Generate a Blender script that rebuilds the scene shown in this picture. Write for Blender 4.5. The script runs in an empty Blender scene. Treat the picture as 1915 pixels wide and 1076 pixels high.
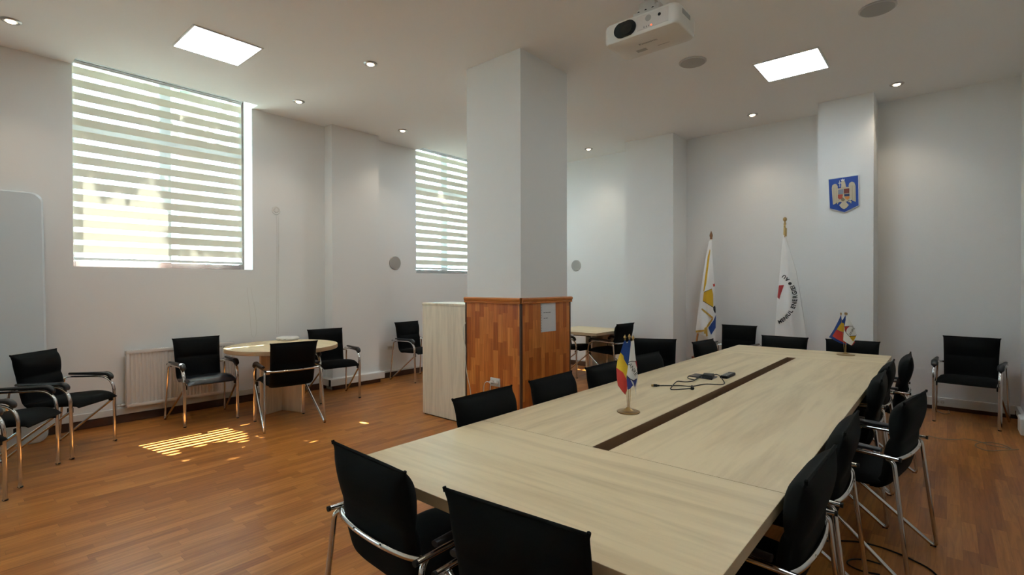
import bpy, bmesh, math, random
from mathutils import Vector, Matrix
random.seed(7)
SC = bpy.context.scene
COL = SC.collection
PI = math.pi

# ------------------------------------------------------------------ camera
FPX, YAW, PIT, ROL, CAMH = 945.62, math.radians(40.743), math.radians(-0.3795), math.radians(-0.1346), 1.45
_f0 = Vector((-math.sin(YAW), math.cos(YAW), 0)); _r0 = Vector((math.cos(YAW), math.sin(YAW), 0)); _u0 = Vector((0, 0, 1))
CF = _f0 * math.cos(PIT) + _u0 * math.sin(PIT)
_u1 = _u0 * math.cos(PIT) - _f0 * math.sin(PIT)
CR = _r0 * math.cos(ROL) + _u1 * math.sin(ROL)
CU = _u1 * math.cos(ROL) - _r0 * math.sin(ROL)
EYE = Vector((0, 0, CAMH))
cam = bpy.data.cameras.new('camera')
cam.sensor_width = 36.0; cam.sensor_fit = 'HORIZONTAL'
cam.lens = FPX / 1915 * 36.0
cam.clip_start = 0.05; cam.clip_end = 200
camo = bpy.data.objects.new('camera', cam); COL.objects.link(camo)
M = Matrix((CR, CU, -CF)).transposed().to_4x4(); M.translation = EYE
camo.matrix_world = M
SC.camera = camo

# ------------------------------------------------------------------ world, sun, exposure
SC.view_settings.view_transform = 'Standard'
try: SC.view_settings.look = 'None'
except Exception: pass
SC.view_settings.gamma = 1.0
SC.view_settings.use_curve_mapping = False
SC.view_settings.exposure = 0.63
W = bpy.data.worlds.new('sky'); SC.world = W; W.use_nodes = True
WORLD_STRENGTH = 14.0
_bg = W.node_tree.nodes['Background']
_bg.inputs['Color'].default_value = (0.66, 0.96, 1.10, 1); _bg.inputs['Strength'].default_value = WORLD_STRENGTH
SUN_DIR = Vector((1.0, 0.17, -1.53)).normalized()
sun = bpy.data.lights.new('sun', 'SUN'); sun.energy = 220.0; sun.angle = 0.006; sun.color = (1.0, 0.98, 0.95)
suno = bpy.data.objects.new('sun', sun); COL.objects.link(suno)
suno.rotation_euler = SUN_DIR.to_track_quat('-Z', 'Y').to_euler(); suno.location = (-14, 0, 14)
SPOT_W = 11.0; PANEL_STRENGTH = 13.0
try:
    cy = SC.cycles
    cy.use_denoising = True
    cy.max_bounces = 10; cy.diffuse_bounces = 6; cy.glossy_bounces = 4; cy.transmission_bounces = 6; cy.transparent_max_bounces = 16
    cy.caustics_reflective = False; cy.caustics_refractive = False
    cy.sample_clamp_indirect = 4.0
except Exception: pass

# ------------------------------------------------------------------ points of the room
def _ray(px, py): return CR * ((px - 957.5) / FPX) + CU * ((538.0 - py) / FPX) + CF
def at_z(px, py, z): d = _ray(px, py); return EYE + d * ((z - CAMH) / d.z)
def at_y(px, py, y): d = _ray(px, py); return EYE + d * (y / d.y)
def at_x(px, py, x): d = _ray(px, py); return EYE + d * (x / d.x)

# ------------------------------------------------------------------ materials
def mat(name, col, rough=0.6, metal=0.0, spec=0.5, bump=None, sheen=0.0, emit=None, estr=0.0):
    m = bpy.data.materials.new(name); m.use_nodes = True
    nt = m.node_tree; b = nt.nodes['Principled BSDF']
    b.inputs['Base Color'].default_value = (*col, 1); b.inputs['Roughness'].default_value = rough
    b.inputs['Metallic'].default_value = metal; b.inputs['Specular IOR Level'].default_value = spec
    if sheen: b.inputs['Sheen Weight'].default_value = sheen
    if emit: b.inputs['Emission Color'].default_value = (*emit, 1); b.inputs['Emission Strength'].default_value = estr
    if bump:
        sc, st, dist = bump
        tc = nt.nodes.new('ShaderNodeTexCoord'); n = nt.nodes.new('ShaderNodeTexNoise'); bp = nt.nodes.new('ShaderNodeBump')
        n.inputs['Scale'].default_value = sc; n.inputs['Detail'].default_value = 4
        bp.inputs['Strength'].default_value = st; bp.inputs['Distance'].default_value = dist
        nt.links.new(tc.outputs['Object'], n.inputs['Vector']); nt.links.new(n.outputs['Fac'], bp.inputs['Height']); nt.links.new(bp.outputs['Normal'], b.inputs['Normal'])
    return m

def _ramp(nt, stops):
    r = nt.nodes.new('ShaderNodeValToRGB'); e = r.color_ramp.elements
    while len(e) < len(stops): e.new(0.5)
    for k, (p, c) in enumerate(stops): e[k].position = p; e[k].color = (*c, 1)
    return r

def plank_mat(name, dark, mid, light, axis_u, axis_v, ulen, vlen, rough, coord='Object', bump=0.15, gloss=0.5):
    """parquet strips: u runs along a strip, v across it"""
    m = bpy.data.materials.new(name); m.use_nodes = True; nt = m.node_tree; N = nt.nodes; L = nt.links
    b = N['Principled BSDF']; tc = N.new('ShaderNodeTexCoord'); sx = N.new('ShaderNodeSeparateXYZ'); cb = N.new('ShaderNodeCombineXYZ')
    L.new(tc.outputs[coord], sx.inputs[0])
    L.new(sx.outputs[axis_u], cb.inputs[0]); L.new(sx.outputs[axis_v], cb.inputs[1])
    # shift every row along its length by a random amount
    dv = N.new('ShaderNodeMath'); dv.operation = 'DIVIDE'; dv.inputs[1].default_value = vlen; L.new(sx.outputs[axis_v], dv.inputs[0])
    fl = N.new('ShaderNodeMath'); fl.operation = 'FLOOR'; L.new(dv.outputs[0], fl.inputs[0])
    wn = N.new('ShaderNodeTexWhiteNoise'); wn.noise_dimensions = '1D'; L.new(fl.outputs[0], wn.inputs['W'])
    ad = N.new('ShaderNodeMath'); ad.operation = 'MULTIPLY_ADD'; ad.inputs[1].default_value = ulen * 3.1; L.new(wn.outputs['Value'], ad.inputs[0]); L.new(sx.outputs[axis_u], ad.inputs[2])
    du = N.new('ShaderNodeMath'); du.operation = 'DIVIDE'; du.inputs[1].default_value = ulen; L.new(ad.outputs[0], du.inputs[0])
    fu = N.new('ShaderNodeMath'); fu.operation = 'FLOOR'; L.new(du.outputs[0], fu.inputs[0])
    c2 = N.new('ShaderNodeCombineXYZ'); L.new(fu.outputs[0], c2.inputs[0]); L.new(fl.outputs[0], c2.inputs[1])
    w2 = N.new('ShaderNodeTexWhiteNoise'); w2.noise_dimensions = '2D'; L.new(c2.outputs[0], w2.inputs['Vector'])
    rp = _ramp(nt, [(0.0, dark), (0.45, mid), (1.0, light)]); L.new(w2.outputs['Value'], rp.inputs['Fac'])
    # grain
    mp = N.new('ShaderNodeMapping'); mp.inputs['Scale'].default_value = (2.2, 34, 1)
    ofs = N.new('ShaderNodeVectorMath'); ofs.operation = 'MULTIPLY_ADD'; ofs.inputs[1].default_value = (7, 7, 7)
    L.new(w2.outputs['Color'], ofs.inputs[0]); L.new(cb.outputs[0], ofs.inputs[2]); L.new(ofs.outputs[0], mp.inputs['Vector'])
    no = N.new('ShaderNodeTexNoise'); no.inputs['Scale'].default_value = 1.6; no.inputs['Detail'].default_value = 6; no.inputs['Distortion'].default_value = 0.6
    L.new(mp.outputs[0], no.inputs['Vector'])
    gr = _ramp(nt, [(0.3, (0.62, 0.56, 0.5)), (0.62, (1.05, 1.04, 1.02))]); L.new(no.outputs['Fac'], gr.inputs['Fac'])
    mx = N.new('ShaderNodeMixRGB'); mx.blend_type = 'MULTIPLY'; mx.inputs['Fac'].default_value = 0.75
    L.new(rp.outputs[0], mx.inputs[1]); L.new(gr.outputs[0], mx.inputs[2])
    # joints
    fr = N.new('ShaderNodeMath'); fr.operation = 'FRACT'; L.new(dv.outputs[0], fr.inputs[0])
    fr2 = N.new('ShaderNodeMath'); fr2.operation = 'FRACT'; L.new(du.outputs[0], fr2.inputs[0])
    g1 = N.new('ShaderNodeMath'); g1.operation = 'LESS_THAN'; g1.inputs[1].default_value = 0.022; L.new(fr.outputs[0], g1.inputs[0])
    g2 = N.new('ShaderNodeMath'); g2.operation = 'LESS_THAN'; g2.inputs[1].default_value = 0.005; L.new(fr2.outputs[0], g2.inputs[0])
    gm = N.new('ShaderNodeMath'); gm.operation = 'MAXIMUM'; L.new(g1.outputs[0], gm.inputs[0]); L.new(g2.outputs[0], gm.inputs[1])
    gs = N.new('ShaderNodeMath'); gs.operation = 'MULTIPLY'; gs.inputs[1].default_value = 0.45; L.new(gm.outputs[0], gs.inputs[0])
    m2 = N.new('ShaderNodeMixRGB'); m2.blend_type = 'MIX'; m2.inputs[2].default_value = (dark[0] * .5, dark[1] * .5, dark[2] * .5, 1)
    L.new(gs.outputs[0], m2.inputs['Fac']); L.new(mx.outputs[0], m2.inputs[1]); L.new(m2.outputs[0], b.inputs['Base Color'])
    b.inputs['Roughness'].default_value = rough; b.inputs['Specular IOR Level'].default_value = gloss
    bp = N.new('ShaderNodeBump'); bp.inputs['Strength'].default_value = bump; bp.inputs['Distance'].default_value = 0.0006
    L.new(no.outputs['Fac'], bp.inputs['Height']); L.new(bp.outputs['Normal'], b.inputs['Normal'])
    return m

def grain_mat(name, base, dark, axis, rough=0.42, scale=1.0):
    """pale laminate with a soft figure running along the given axis"""
    m = bpy.data.materials.new(name); m.use_nodes = True; nt = m.node_tree; N = nt.nodes; L = nt.links
    b = N['Principled BSDF']; tc = N.new('ShaderNodeTexCoord'); mp = N.new('ShaderNodeMapping')
    s = [11 * scale] * 3; s[axis] = 0.9 * scale; mp.inputs['Scale'].default_value = s
    L.new(tc.outputs['Object'], mp.inputs['Vector'])
    n1 = N.new('ShaderNodeTexNoise'); n1.inputs['Scale'].default_value = 1.0; n1.inputs['Detail'].default_value = 5; n1.inputs['Distortion'].default_value = 0.9
    n2 = N.new('ShaderNodeTexNoise'); n2.inputs['Scale'].default_value = 6.0; n2.inputs['Detail'].default_value = 3
    L.new(mp.outputs[0], n1.inputs['Vector']); L.new(mp.outputs[0], n2.inputs['Vector'])
    ad = N.new('ShaderNodeMath'); ad.operation = 'MULTIPLY_ADD'; ad.inputs[1].default_value = 0.25; L.new(n2.outputs['Fac'], ad.inputs[0]); L.new(n1.outputs['Fac'], ad.inputs[2])
    rp = _ramp(nt, [(0.42, dark), (0.72, base)]); L.new(ad.outputs[0], rp.inputs['Fac']); L.new(rp.outputs[0], b.inputs['Base Color'])
    b.inputs['Roughness'].default_value = rough; b.inputs['Specular IOR Level'].default_value = 0.4
    return m

def sheet_mat(name, col, transl, transp):
    """thin fabric: diffuse + translucent, and open weave"""
    m = bpy.data.materials.new(name); m.use_nodes = True; nt = m.node_tree; N = nt.nodes; L = nt.links
    N.remove(N['Principled BSDF']); out = N['Material Output']
    d = N.new('ShaderNodeBsdfDiffuse'); d.inputs['Color'].default_value = (*col, 1)
    t = N.new('ShaderNodeBsdfTranslucent'); t.inputs['Color'].default_value = (*col, 1)
    mx = N.new('ShaderNodeMixShader'); mx.inputs[0].default_value = transl
    L.new(d.outputs[0], mx.inputs[1]); L.new(t.outputs[0], mx.inputs[2]); last = mx
    if transp > 0:
        p = N.new('ShaderNodeBsdfTransparent'); m2 = N.new('ShaderNodeMixShader'); m2.inputs[0].default_value = transp
        L.new(mx.outputs[0], m2.inputs[1]); L.new(p.outputs[0], m2.inputs[2]); last = m2
    L.new(last.outputs[0], out.inputs['Surface'])
    return m

def glass_mat(name):
    m = bpy.data.materials.new(name); m.use_nodes = True; nt = m.node_tree; N = nt.nodes; L = nt.links
    N.remove(N['Principled BSDF']); out = N['Material Output']
    t = N.new('ShaderNodeBsdfTransparent'); t.inputs['Color'].default_value = (0.93, 0.97, 0.95, 1)
    g = N.new('ShaderNodeBsdfGlossy'); g.inputs['Roughness'].default_value = 0.02
    mx = N.new('ShaderNodeMixShader'); mx.inputs[0].default_value = 0.04
    L.new(t.outputs[0], mx.inputs[1]); L.new(g.outputs[0], mx.inputs[2]); L.new(mx.outputs[0], out.inputs['Surface'])
    return m

def lamp_mat(name, col, s):
    m = bpy.data.materials.new(name); m.use_nodes = True; nt = m.node_tree; N = nt.nodes
    N.remove(N['Principled BSDF']); e = N.new('ShaderNodeEmission'); e.inputs[0].default_value = (*col, 1); e.inputs[1].default_value = s
    nt.links.new(e.outputs[0], N['Material Output'].inputs['Surface']); return m

WALL = mat('white_plaster', (0.83, 0.83, 0.82), 0.75, spec=0.25, bump=(60, 0.05, 0.001))
CEIL = mat('ceiling_paint', (0.89, 0.89, 0.88), 0.8, spec=0.2)
FLOOR = plank_mat('parquet_floor', (0.29, 0.095, 0.020), (0.38, 0.138, 0.030), (0.46, 0.185, 0.046), 1, 0, 0.43, 0.066, 0.30, gloss=0.16)
CLADX = plank_mat('cladding_strips', (0.36, 0.086, 0.014), (0.52, 0.145, 0.026), (0.64, 0.225, 0.048), 2, 0, 0.27, 0.062, 0.35, coord='Object', gloss=0.4)
CLADY = plank_mat('cladding_strips_side', (0.36, 0.086, 0.014), (0.52, 0.145, 0.026), (0.64, 0.225, 0.048), 2, 1, 0.27, 0.062, 0.35, coord='Object', gloss=0.4)
CAPW = grain_mat('cap_moulding_wood', (0.54, 0.19, 0.05), (0.42, 0.125, 0.03), 0, 0.35)
TRIMD = mat('dark_brown_trim', (0.060, 0.024, 0.012), 0.45)
OAKX = grain_mat('pale_laminate_crosswise', (0.75, 0.605, 0.385), (0.60, 0.465, 0.28), 0, 0.40)
OAKY = grain_mat('pale_laminate_lengthwise', (0.75, 0.605, 0.385), (0.60, 0.465, 0.28), 1, 0.40)
OAKZ = grain_mat('pale_laminate_upright', (0.80, 0.69, 0.54), (0.66, 0.56, 0.43), 2, 0.45, 1.6)
OAKEDGE = mat('laminate_edge', (0.40, 0.29, 0.175), 0.5)
CHAN = mat('brown_channel_lining', (0.25, 0.145, 0.08), 0.5)
DARK = mat('black_void', (0.012, 0.010, 0.009), 0.8)
FABRIC = mat('black_upholstery', (0.0035, 0.0040, 0.0040), 0.85, spec=0.12, bump=(420, 0.25, 0.0006))
LEATHER = mat('black_arm_leather', (0.010, 0.011, 0.013), 0.38, spec=0.5)
SEATSUN = mat('black_seat_sun_sheen', (0.006, 0.010, 0.017), 0.27, spec=0.6)  # black seat again, made bluish and glossier to imitate the sun's sheen
CHROME = mat('chrome', (0.72, 0.71, 0.70), 0.13, 1.0)
BLACKP = mat('black_plastic', (0.008, 0.008, 0.008), 0.5, spec=0.2)
WHITEP = mat('white_plastic', (0.72, 0.71, 0.68), 0.45)
OFFW = mat('aged_white_plastic', (0.60, 0.57, 0.50), 0.4)
ENAMEL = mat('radiator_enamel', (0.74, 0.70, 0.66), 0.4)
BROWNF = mat('brown_window_frame', (0.030, 0.015, 0.013), 0.4)
ALU = mat('grey_aluminium', (0.45, 0.45, 0.45), 0.4, 0.8)
GREYM = mat('grey_speaker_mesh', (0.36, 0.34, 0.31), 0.7, bump=(900, 0.5, 0.001))
GREYR = mat('speaker_rim', (0.50, 0.49, 0.47), 0.5)
BRASS = mat('brass', (0.42, 0.27, 0.11), 0.32, 1.0)
GOLDP = mat('gold_paint', (0.62, 0.42, 0.16), 0.35, 0.7)
SILVER = mat('silver_rim', (0.70, 0.70, 0.70), 0.3, 0.8)
GILT = mat('pale_gilt_relief', (0.55, 0.47, 0.34), 0.45, 0.3)
BLUE = mat('flag_blue', (0.004, 0.045, 0.25), 0.6)
BLUEE = mat('enamel_blue', (0.004, 0.05, 0.30), 0.35)
YEL = mat('flag_yellow', (0.72, 0.47, 0.02), 0.6)
YELD = mat('flag_gold', (0.62, 0.36, 0.008), 0.55)
RED = mat('flag_red', (0.50, 0.03, 0.022), 0.6)
WHT = mat('flag_white', (0.88, 0.87, 0.86), 0.5)
FRINGE = mat('gold_fringe', (0.52, 0.31, 0.05), 0.7)
INK = mat('black_print', (0.012, 0.012, 0.014), 0.6)
GREYINK = mat('grey_print', (0.12, 0.12, 0.13), 0.6)
REDINK = mat('red_print', (0.36, 0.02, 0.025), 0.6)
PAPER = mat('paper', (0.74, 0.73, 0.73), 0.4)
POLEW = mat('orange_wood_pole', (0.45, 0.17, 0.04), 0.4)
REDW = mat('red_brown_wood', (0.25, 0.055, 0.022), 0.4)
PROJ = mat('projector_white', (0.70, 0.66, 0.60), 0.4)
PROJF = mat('projector_face', (0.62, 0.56, 0.51), 0.4)
LENS = mat('black_lens', (0.006, 0.007, 0.009), 0.12, spec=0.6)
BEIGE = sheet_mat('blind_opaque_band', (0.78, 0.73, 0.59), 0.015, 0.0)
SHEER = sheet_mat('blind_sheer_band', (0.78, 0.81, 0.78), 0.10, 0.26)
GLASS = glass_mat('window_glass')
PANEL = lamp_mat('panel_diffuser', (0.84, 0.97, 1.05), PANEL_STRENGTH)
BULB = lamp_mat('halogen_disc', (1.0, 0.82, 0.55), 5.0)
LEDR = lamp_mat('red_indicator', (1.0, 0.12, 0.05), 1.6)
LEAF = sheet_mat('leaf', (0.018, 0.035, 0.011), 0.40, 0.0)
BARK = mat('bark', (0.10, 0.07, 0.045), 0.9)
GROUND = mat('courtyard_gravel', (0.42, 0.40, 0.36), 0.9, bump=(30, 0.4, 0.01))
BOARD = mat('glossy_white_board', (0.60, 0.66, 0.70), 0.30, spec=0.5)
HOOK = mat('painted_over_plaster_white', (0.74, 0.73, 0.70), 0.6)
CORDG = mat('grey_cord', (0.28, 0.25, 0.21), 0.6)

# ------------------------------------------------------------------ mesh helpers
def new(): return bmesh.new()

def box(bm, x0, x1, y0, y1, z0, z1, bev=0.0, seg=2, mi=0):
    r = bmesh.ops.create_cube(bm, size=1.0)
    vs = r['verts']
    for v in vs: v.co = Vector(((x0 + x1) / 2 + v.co.x * (x1 - x0), (y0 + y1) / 2 + v.co.y * (y1 - y0), (z0 + z1) / 2 + v.co.z * (z1 - z0)))
    fs = {f for v in vs for f in v.link_faces}
    for f in fs: f.material_index = mi
    if bev > 0:
        es = {e for v in vs for e in v.link_edges}
        r = bmesh.ops.bevel(bm, geom=list(es), offset=bev, segments=seg, affect='EDGES', profile=0.5)
        for f in r['faces']: f.material_index = mi
    return vs

def smooth_path(pts, n=6):
    pts = [Vector(p) for p in pts]; out = []
    for i in range(len(pts) - 1):
        p0 = pts[max(i - 1, 0)]; p1 = pts[i]; p2 = pts[i + 1]; p3 = pts[min(i + 2, len(pts) - 1)]
        for k in range(n):
            t = k / n
            out.append(0.5 * ((2 * p1) + (-p0 + p2) * t + (2 * p0 - 5 * p1 + 4 * p2 - p3) * t * t + (-p0 + 3 * p1 - 3 * p2 + p3) * t ** 3))
    out.append(pts[-1]); return out

def fillet(pts, rad, n=5):
    """polyline with rounded corners"""
    pts = [Vector(p) for p in pts]; out = [pts[0]]
    for i in range(1, len(pts) - 1):
        a, b, c = pts[i - 1], pts[i], pts[i + 1]; r = rad[i - 1] if isinstance(rad, (list, tuple)) else rad
        u = (a - b); v = (c - b); d = min(r, u.length * .49, v.length * .49); p = b + u.normalized() * d; q = b + v.normalized() * d
        for k in range(n + 1):
            t = k / n; out.append(p.lerp(b, t).lerp(b.lerp(q, t), t))
    out.append(pts[-1]); return out

def tube(bm, pts, rx, ry=None, seg=8, side=None, cap=True, mi=0, taper=None):
    """sweep an oval (rx along 'side', ry across) along pts"""
    pts = [Vector(p) for p in pts]; ry = ry or rx; rings = []
    s = Vector(side) if side else None
    prev = None
    for i, p in enumerate(pts):
        t = (pts[min(i + 1, len(pts) - 1)] - pts[max(i - 1, 0)]).normalized()
        if s is not None: a = (s - t * s.dot(t)).normalized()
        elif prev is None:
            h = Vector((0, 0, 1)) if abs(t.z) < .9 else Vector((1, 0, 0)); a = (h - t * h.dot(t)).normalized()
        else: a = (prev - t * prev.dot(t)).normalized()
        prev = a; b = t.cross(a); kx = ky = 1.0
        if taper:   # the oval narrows to a near-round tube over the last part of the path
            u = min(max((i / (len(pts) - 1) - taper[0]) / (1 - taper[0]), 0), 1); kx = 1 + (taper[1] - 1) * u; ky = 1 - .1 * u
        rings.append([bm.verts.new(p + a * (kx * rx * math.cos(2 * PI * k / seg)) + b * (ky * ry * math.sin(2 * PI * k / seg))) for k in range(seg)])
    for r0, r1 in zip(rings, rings[1:]):
        for k in range(seg):
            f = bm.faces.new((r0[k], r0[(k + 1) % seg], r1[(k + 1) % seg], r1[k])); f.material_index = mi
    if cap:
        for r in (list(reversed(rings[0])), rings[-1]):
            f = bm.faces.new(r); f.material_index = mi

def lathe(bm, prof, o=(0, 0, 0), axis=2, seg=24, mi=0):
    """revolve (radius, height) pairs about an axis through o"""
    o = Vector(o); rings = []
    for r, h in prof:
        ring = []
        for k in range(seg):
            c, s = r * math.cos(2 * PI * k / seg), r * math.sin(2 * PI * k / seg)
            v = {2: (c, s, h), 0: (h, c, s), 1: (s, h, c)}[axis]
            ring.append(bm.verts.new(o + Vector(v)))
        rings.append(ring)
    for r0, r1 in zip(rings, rings[1:]):
        for k in range(seg):
            f = bm.faces.new((r0[k], r0[(k + 1) % seg], r1[(k + 1) % seg], r1[k])); f.material_index = mi
    f = bm.faces.new(list(reversed(rings[0]))); f.material_index = mi
    f = bm.faces.new(rings[-1]); f.material_index = mi

def slab(bm, poly, to3, t0, t1, mi=0):
    """extrude a 2-D polygon; to3(a, b, t) maps into space, t is the thickness direction"""
    lo = [bm.verts.new(to3(a, b, t0)) for a, b in poly]; hi = [bm.verts.new(to3(a, b, t1)) for a, b in poly]
    n = len(poly)
    fs = [bm.faces.new(list(reversed(lo))), bm.faces.new(hi)]
    for k in range(n): fs.append(bm.faces.new((lo[k], lo[(k + 1) % n], hi[(k + 1) % n], hi[k])))
    for f in fs: f.material_index = mi

def obj(name, bm, m, parent=None, smooth=None, loc=None):
    bmesh.ops.recalc_face_normals(bm, faces=bm.faces)
    me = bpy.data.meshes.new(name); bm.to_mesh(me); bm.free()
    for k in (m if isinstance(m, (list, tuple)) else [m]): me.materials.append(k)
    if smooth is not None:
        me.polygons.foreach_set('use_smooth', [True] * len(me.polygons))
        if smooth < 180: me.set_sharp_from_angle(angle=math.radians(smooth))
    o = bpy.data.objects.new(name, me); COL.objects.link(o)
    if parent is not None: o.parent = parent
    if loc: o.location = loc
    return o

def tag(o, label, cat, group=None, kind=None):
    o['label'] = label; o['category'] = cat
    if group: o['group'] = group
    if kind: o['kind'] = kind
    return o

def thing(name, label, cat, loc=(0, 0, 0), rz=0.0, group=None):
    o = bpy.data.objects.new(name, None); COL.objects.link(o); o.location = loc; o.rotation_euler = (0, 0, rz)
    o.empty_display_size = 0.1
    return tag(o, label, cat, group)

def struct(o): o['kind'] = 'structure'; return o

def copy_thing(root):
    r = root.copy(); COL.objects.link(r)
    for ch in root.children:
        c = ch.copy(); COL.objects.link(c); c.parent = r
        for g in ch.children:
            d = g.copy(); COL.objects.link(d); d.parent = c
    return r

def text_geo(s, size, bold=0.0):
    """outline triangles of a string: (list of (x, y), list of triangles)"""
    cu = bpy.data.curves.new('t', 'FONT'); cu.body = s; cu.size = size; cu.offset = bold; cu.align_x = 'CENTER'; cu.align_y = 'CENTER'; cu.resolution_u = 3
    o = bpy.data.objects.new('t', cu); COL.objects.link(o)
    dg = bpy.context.evaluated_depsgraph_get(); me = bpy.data.meshes.new_from_object(o.evaluated_get(dg))
    vs = [(v.co.x, v.co.y) for v in me.vertices]; fs = [tuple(p.vertices) for p in me.polygons]
    bpy.data.objects.remove(o); bpy.data.curves.remove(cu); bpy.data.meshes.remove(me)
    return vs, fs

def add_text(bm, s, size, to3, mi=0):
    vs, fs = text_geo(s, size); bv = [bm.verts.new(to3(x, y)) for x, y in vs]
    for f in fs:
        try: q = bm.faces.new([bv[i] for i in f]); q.material_index = mi
        except ValueError: pass

# ------------------------------------------------------------------ the room
XL, XR, YN, YE, H = -6.59, 0.59, -4.2, 7.60, 3.65
WIN = [(-3.32, -1.607), (0.965, 2.678), (5.25, 6.96)]  # first opening is unseen, added to let in more daylight
SILL, WTOP, XO = 1.637, 3.86, -6.95

bm = new(); box(bm, XO, XR + .2, YN - .2, YE + .2, -0.12, 0.0); struct(obj('floor', bm, FLOOR))

bm = new()
box(bm, -6.41, XR + .2, YN - .2, YE + .2, H, H + .30)
ys = [YN - .2] + [v for w_ in WIN for v in w_] + [YE + .2]
for k in (0, 2, 4, 6): box(bm, XO, -6.41, ys[k], ys[k + 1], H, H + .30)
for y0, y1 in WIN: box(bm, XO, -6.41, y0, y1, WTOP, H + .30)
struct(obj('ceiling', bm, CEIL))

bm = new()
for k in (0, 2, 4, 6): box(bm, XO, XL, ys[k], ys[k + 1], 0, H)
for y0, y1 in WIN: box(bm, XO, XL, y0, y1, 0, SILL)
struct(obj('wall_left', bm, WALL))
bm = new(); box(bm, XL, -6.40, 3.65, 4.40, 0, H); struct(obj('wall_left_pilaster', bm, WALL))
bm = new(); box(bm, XL - .3, XR + .2, YE, YE + .2, 0, H); struct(obj('wall_end', bm, WALL))
bm = new(); box(bm, -3.80, -3.03, 7.12, YE, 0, H); struct(obj('wall_end_pilaster', bm, WALL))
bm = new(); box(bm, -1.205, -0.648, 7.13, YE, 0, H); struct(obj('wall_end_emblem_pilaster', bm, WALL))
bm = new(); box(bm, XR, XR + .2, YN - .2, YE + .2, 0, H); struct(obj('wall_right', bm, WALL))
bm = new(); box(bm, XL - .3, XR + .2, YN - .2, YN, 0, H); struct(obj('wall_near', bm, WALL))

# skirting boards and cable trunking along the walls
bm = new(); box(bm, XL, XL + .018, YN, 3.65, 0, .085, .003); box(bm, XL, XL + .018, 4.40, YE, 0, .085, .003); box(bm, -6.40, -6.382, 3.64, 4.41, 0, .075, .003)
struct(obj('baseboard_left', bm, TRIMD))
bm = new(); box(bm, XL, -3.80, YE - .018, YE, 0, .085, .003); box(bm, -3.03, -1.205, YE - .018, YE, 0, .085, .003); box(bm, -.648, XR, YE - .018, YE, 0, .085, .003)
struct(obj('baseboard_end', bm, TRIMD))
bm = new(); box(bm, XR - .018, XR, YN, YE, 0, .085, .003); struct(obj('baseboard_right', bm, TRIMD))
bm = new(); box(bm, XL, XL + .028, YN, 3.55, .088, .155, .004); box(bm, XL, XL + .02, 4.45, 7.55, .086, .115, .003); struct(obj('trim_1', bm, WHITEP))
bm = new(); box(bm, XL, -6.30, 3.56, 4.43, .070, .163, .005); t = struct(obj('trim_2', bm, WHITEP))
bm = new(); box(bm, -6.335, -6.298, 3.553, 3.563, .072, .160); obj('joint_strip', bm, BLACKP, t)
bm = new(); box(bm, -.64, XR - .04, YE - .034, YE, .045, .140, .004); struct(obj('trim_3', bm, WHITEP))
bm = new(); box(bm, XR - .034, XR, 3.0, YE - .02, .045, .140, .004); struct(obj('trim_4', bm, WHITEP))

# windows: brown frames with glass, deep white reveals; the first one is added, out of view
for k, (y0, y1) in enumerate(WIN):
    w = bpy.data.objects.new('window_%d' % (k + 1), None); COL.objects.link(w); w.location = (-6.87, (y0 + y1) / 2, SILL); struct(w)
    hw = (y1 - y0) / 2; zt = WTOP - SILL
    bm = new(); f = .050
    box(bm, -.03, .03, -hw, -hw + f, 0, zt, .004); box(bm, -.03, .03, hw - f, hw, 0, zt, .004)
    box(bm, -.03, .03, -hw + f, hw - f, 0, f + .015, .004); box(bm, -.03, .03, -hw + f, hw - f, zt - f, zt, .004)
    box(bm, -.03, .03, -.055, .055, f + .015, zt - f, .004); box(bm, -.03, .03, -hw + f, hw - f, 1.42, 1.49, .004)
    obj('window_frame', bm, BROWNF, w)
    bm = new()
    for a, b in ((-hw + f, -.055), (.055, hw - f)):
        for c, d in ((f + .015, 1.42), (1.49, zt - f)): box(bm, -.004, .004, a, b, c, d)
    obj('pane', bm, GLASS, w)

# ------------------------------------------------------------------ column with timber cladding
bm = new(); box(bm, -3.735, -3.02, 3.632, 4.390, 0, H); col = struct(obj('wall_column', bm, WALL))
CX0, CX1, CY0, CY1, CT = -3.735, -2.995, 3.605, 4.415, 1.268
bm = new(); box(bm, CX0 + .02, CX1 - .02, CY0, 3.632, 0, CT); obj('cladding_panel', bm, CLADX, col)
bm = new(); box(bm, -3.02, CX1, CY0 + .02, CY1 - .02, 0, CT); obj('cladding_panel', bm, CLADY, col)
bm = new(); box(bm, CX0 + .02, CX1 - .02, 4.390, CY1, 0, CT); obj('cladding_panel', bm, CLADX, col)
bm = new(); box(bm, CX1 - .021, CX1 + .003, CY0 - .003, CY0 + .021, 0, CT, .006); box(bm, CX0 - .004, CX0 + .02, CY0 - .003, 3.632, 0, CT, .004)
box(bm, CX1 - .021, CX1 + .003, CY1 - .021, CY1 + .003, 0, CT, .006); obj('corner_strip', bm, TRIMD, col)
prof = [(0, 0), (.014, .002), (.016, .012), (.010, .018), (.020, .030), (.022, .048), (.012, .056), (0, .058)]
bm = new()
def mould(bm, a, b, nrm):
    a, b, nrm = Vector(a), Vector(b), Vector(nrm); r0 = [bm.verts.new(a + nrm * p + Vector((0, 0, q))) for p, q in prof]; r1 = [bm.verts.new(b + nrm * p + Vector((0, 0, q))) for p, q in prof]
    for i in range(len(prof) - 1): bm.faces.new((r0[i], r0[i + 1], r1[i + 1], r1[i]))
    bm.faces.new(r0); bm.faces.new(list(reversed(r1))); bm.faces.new((r0[-1], r0[0], r1[0], r1[-1]))
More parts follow.
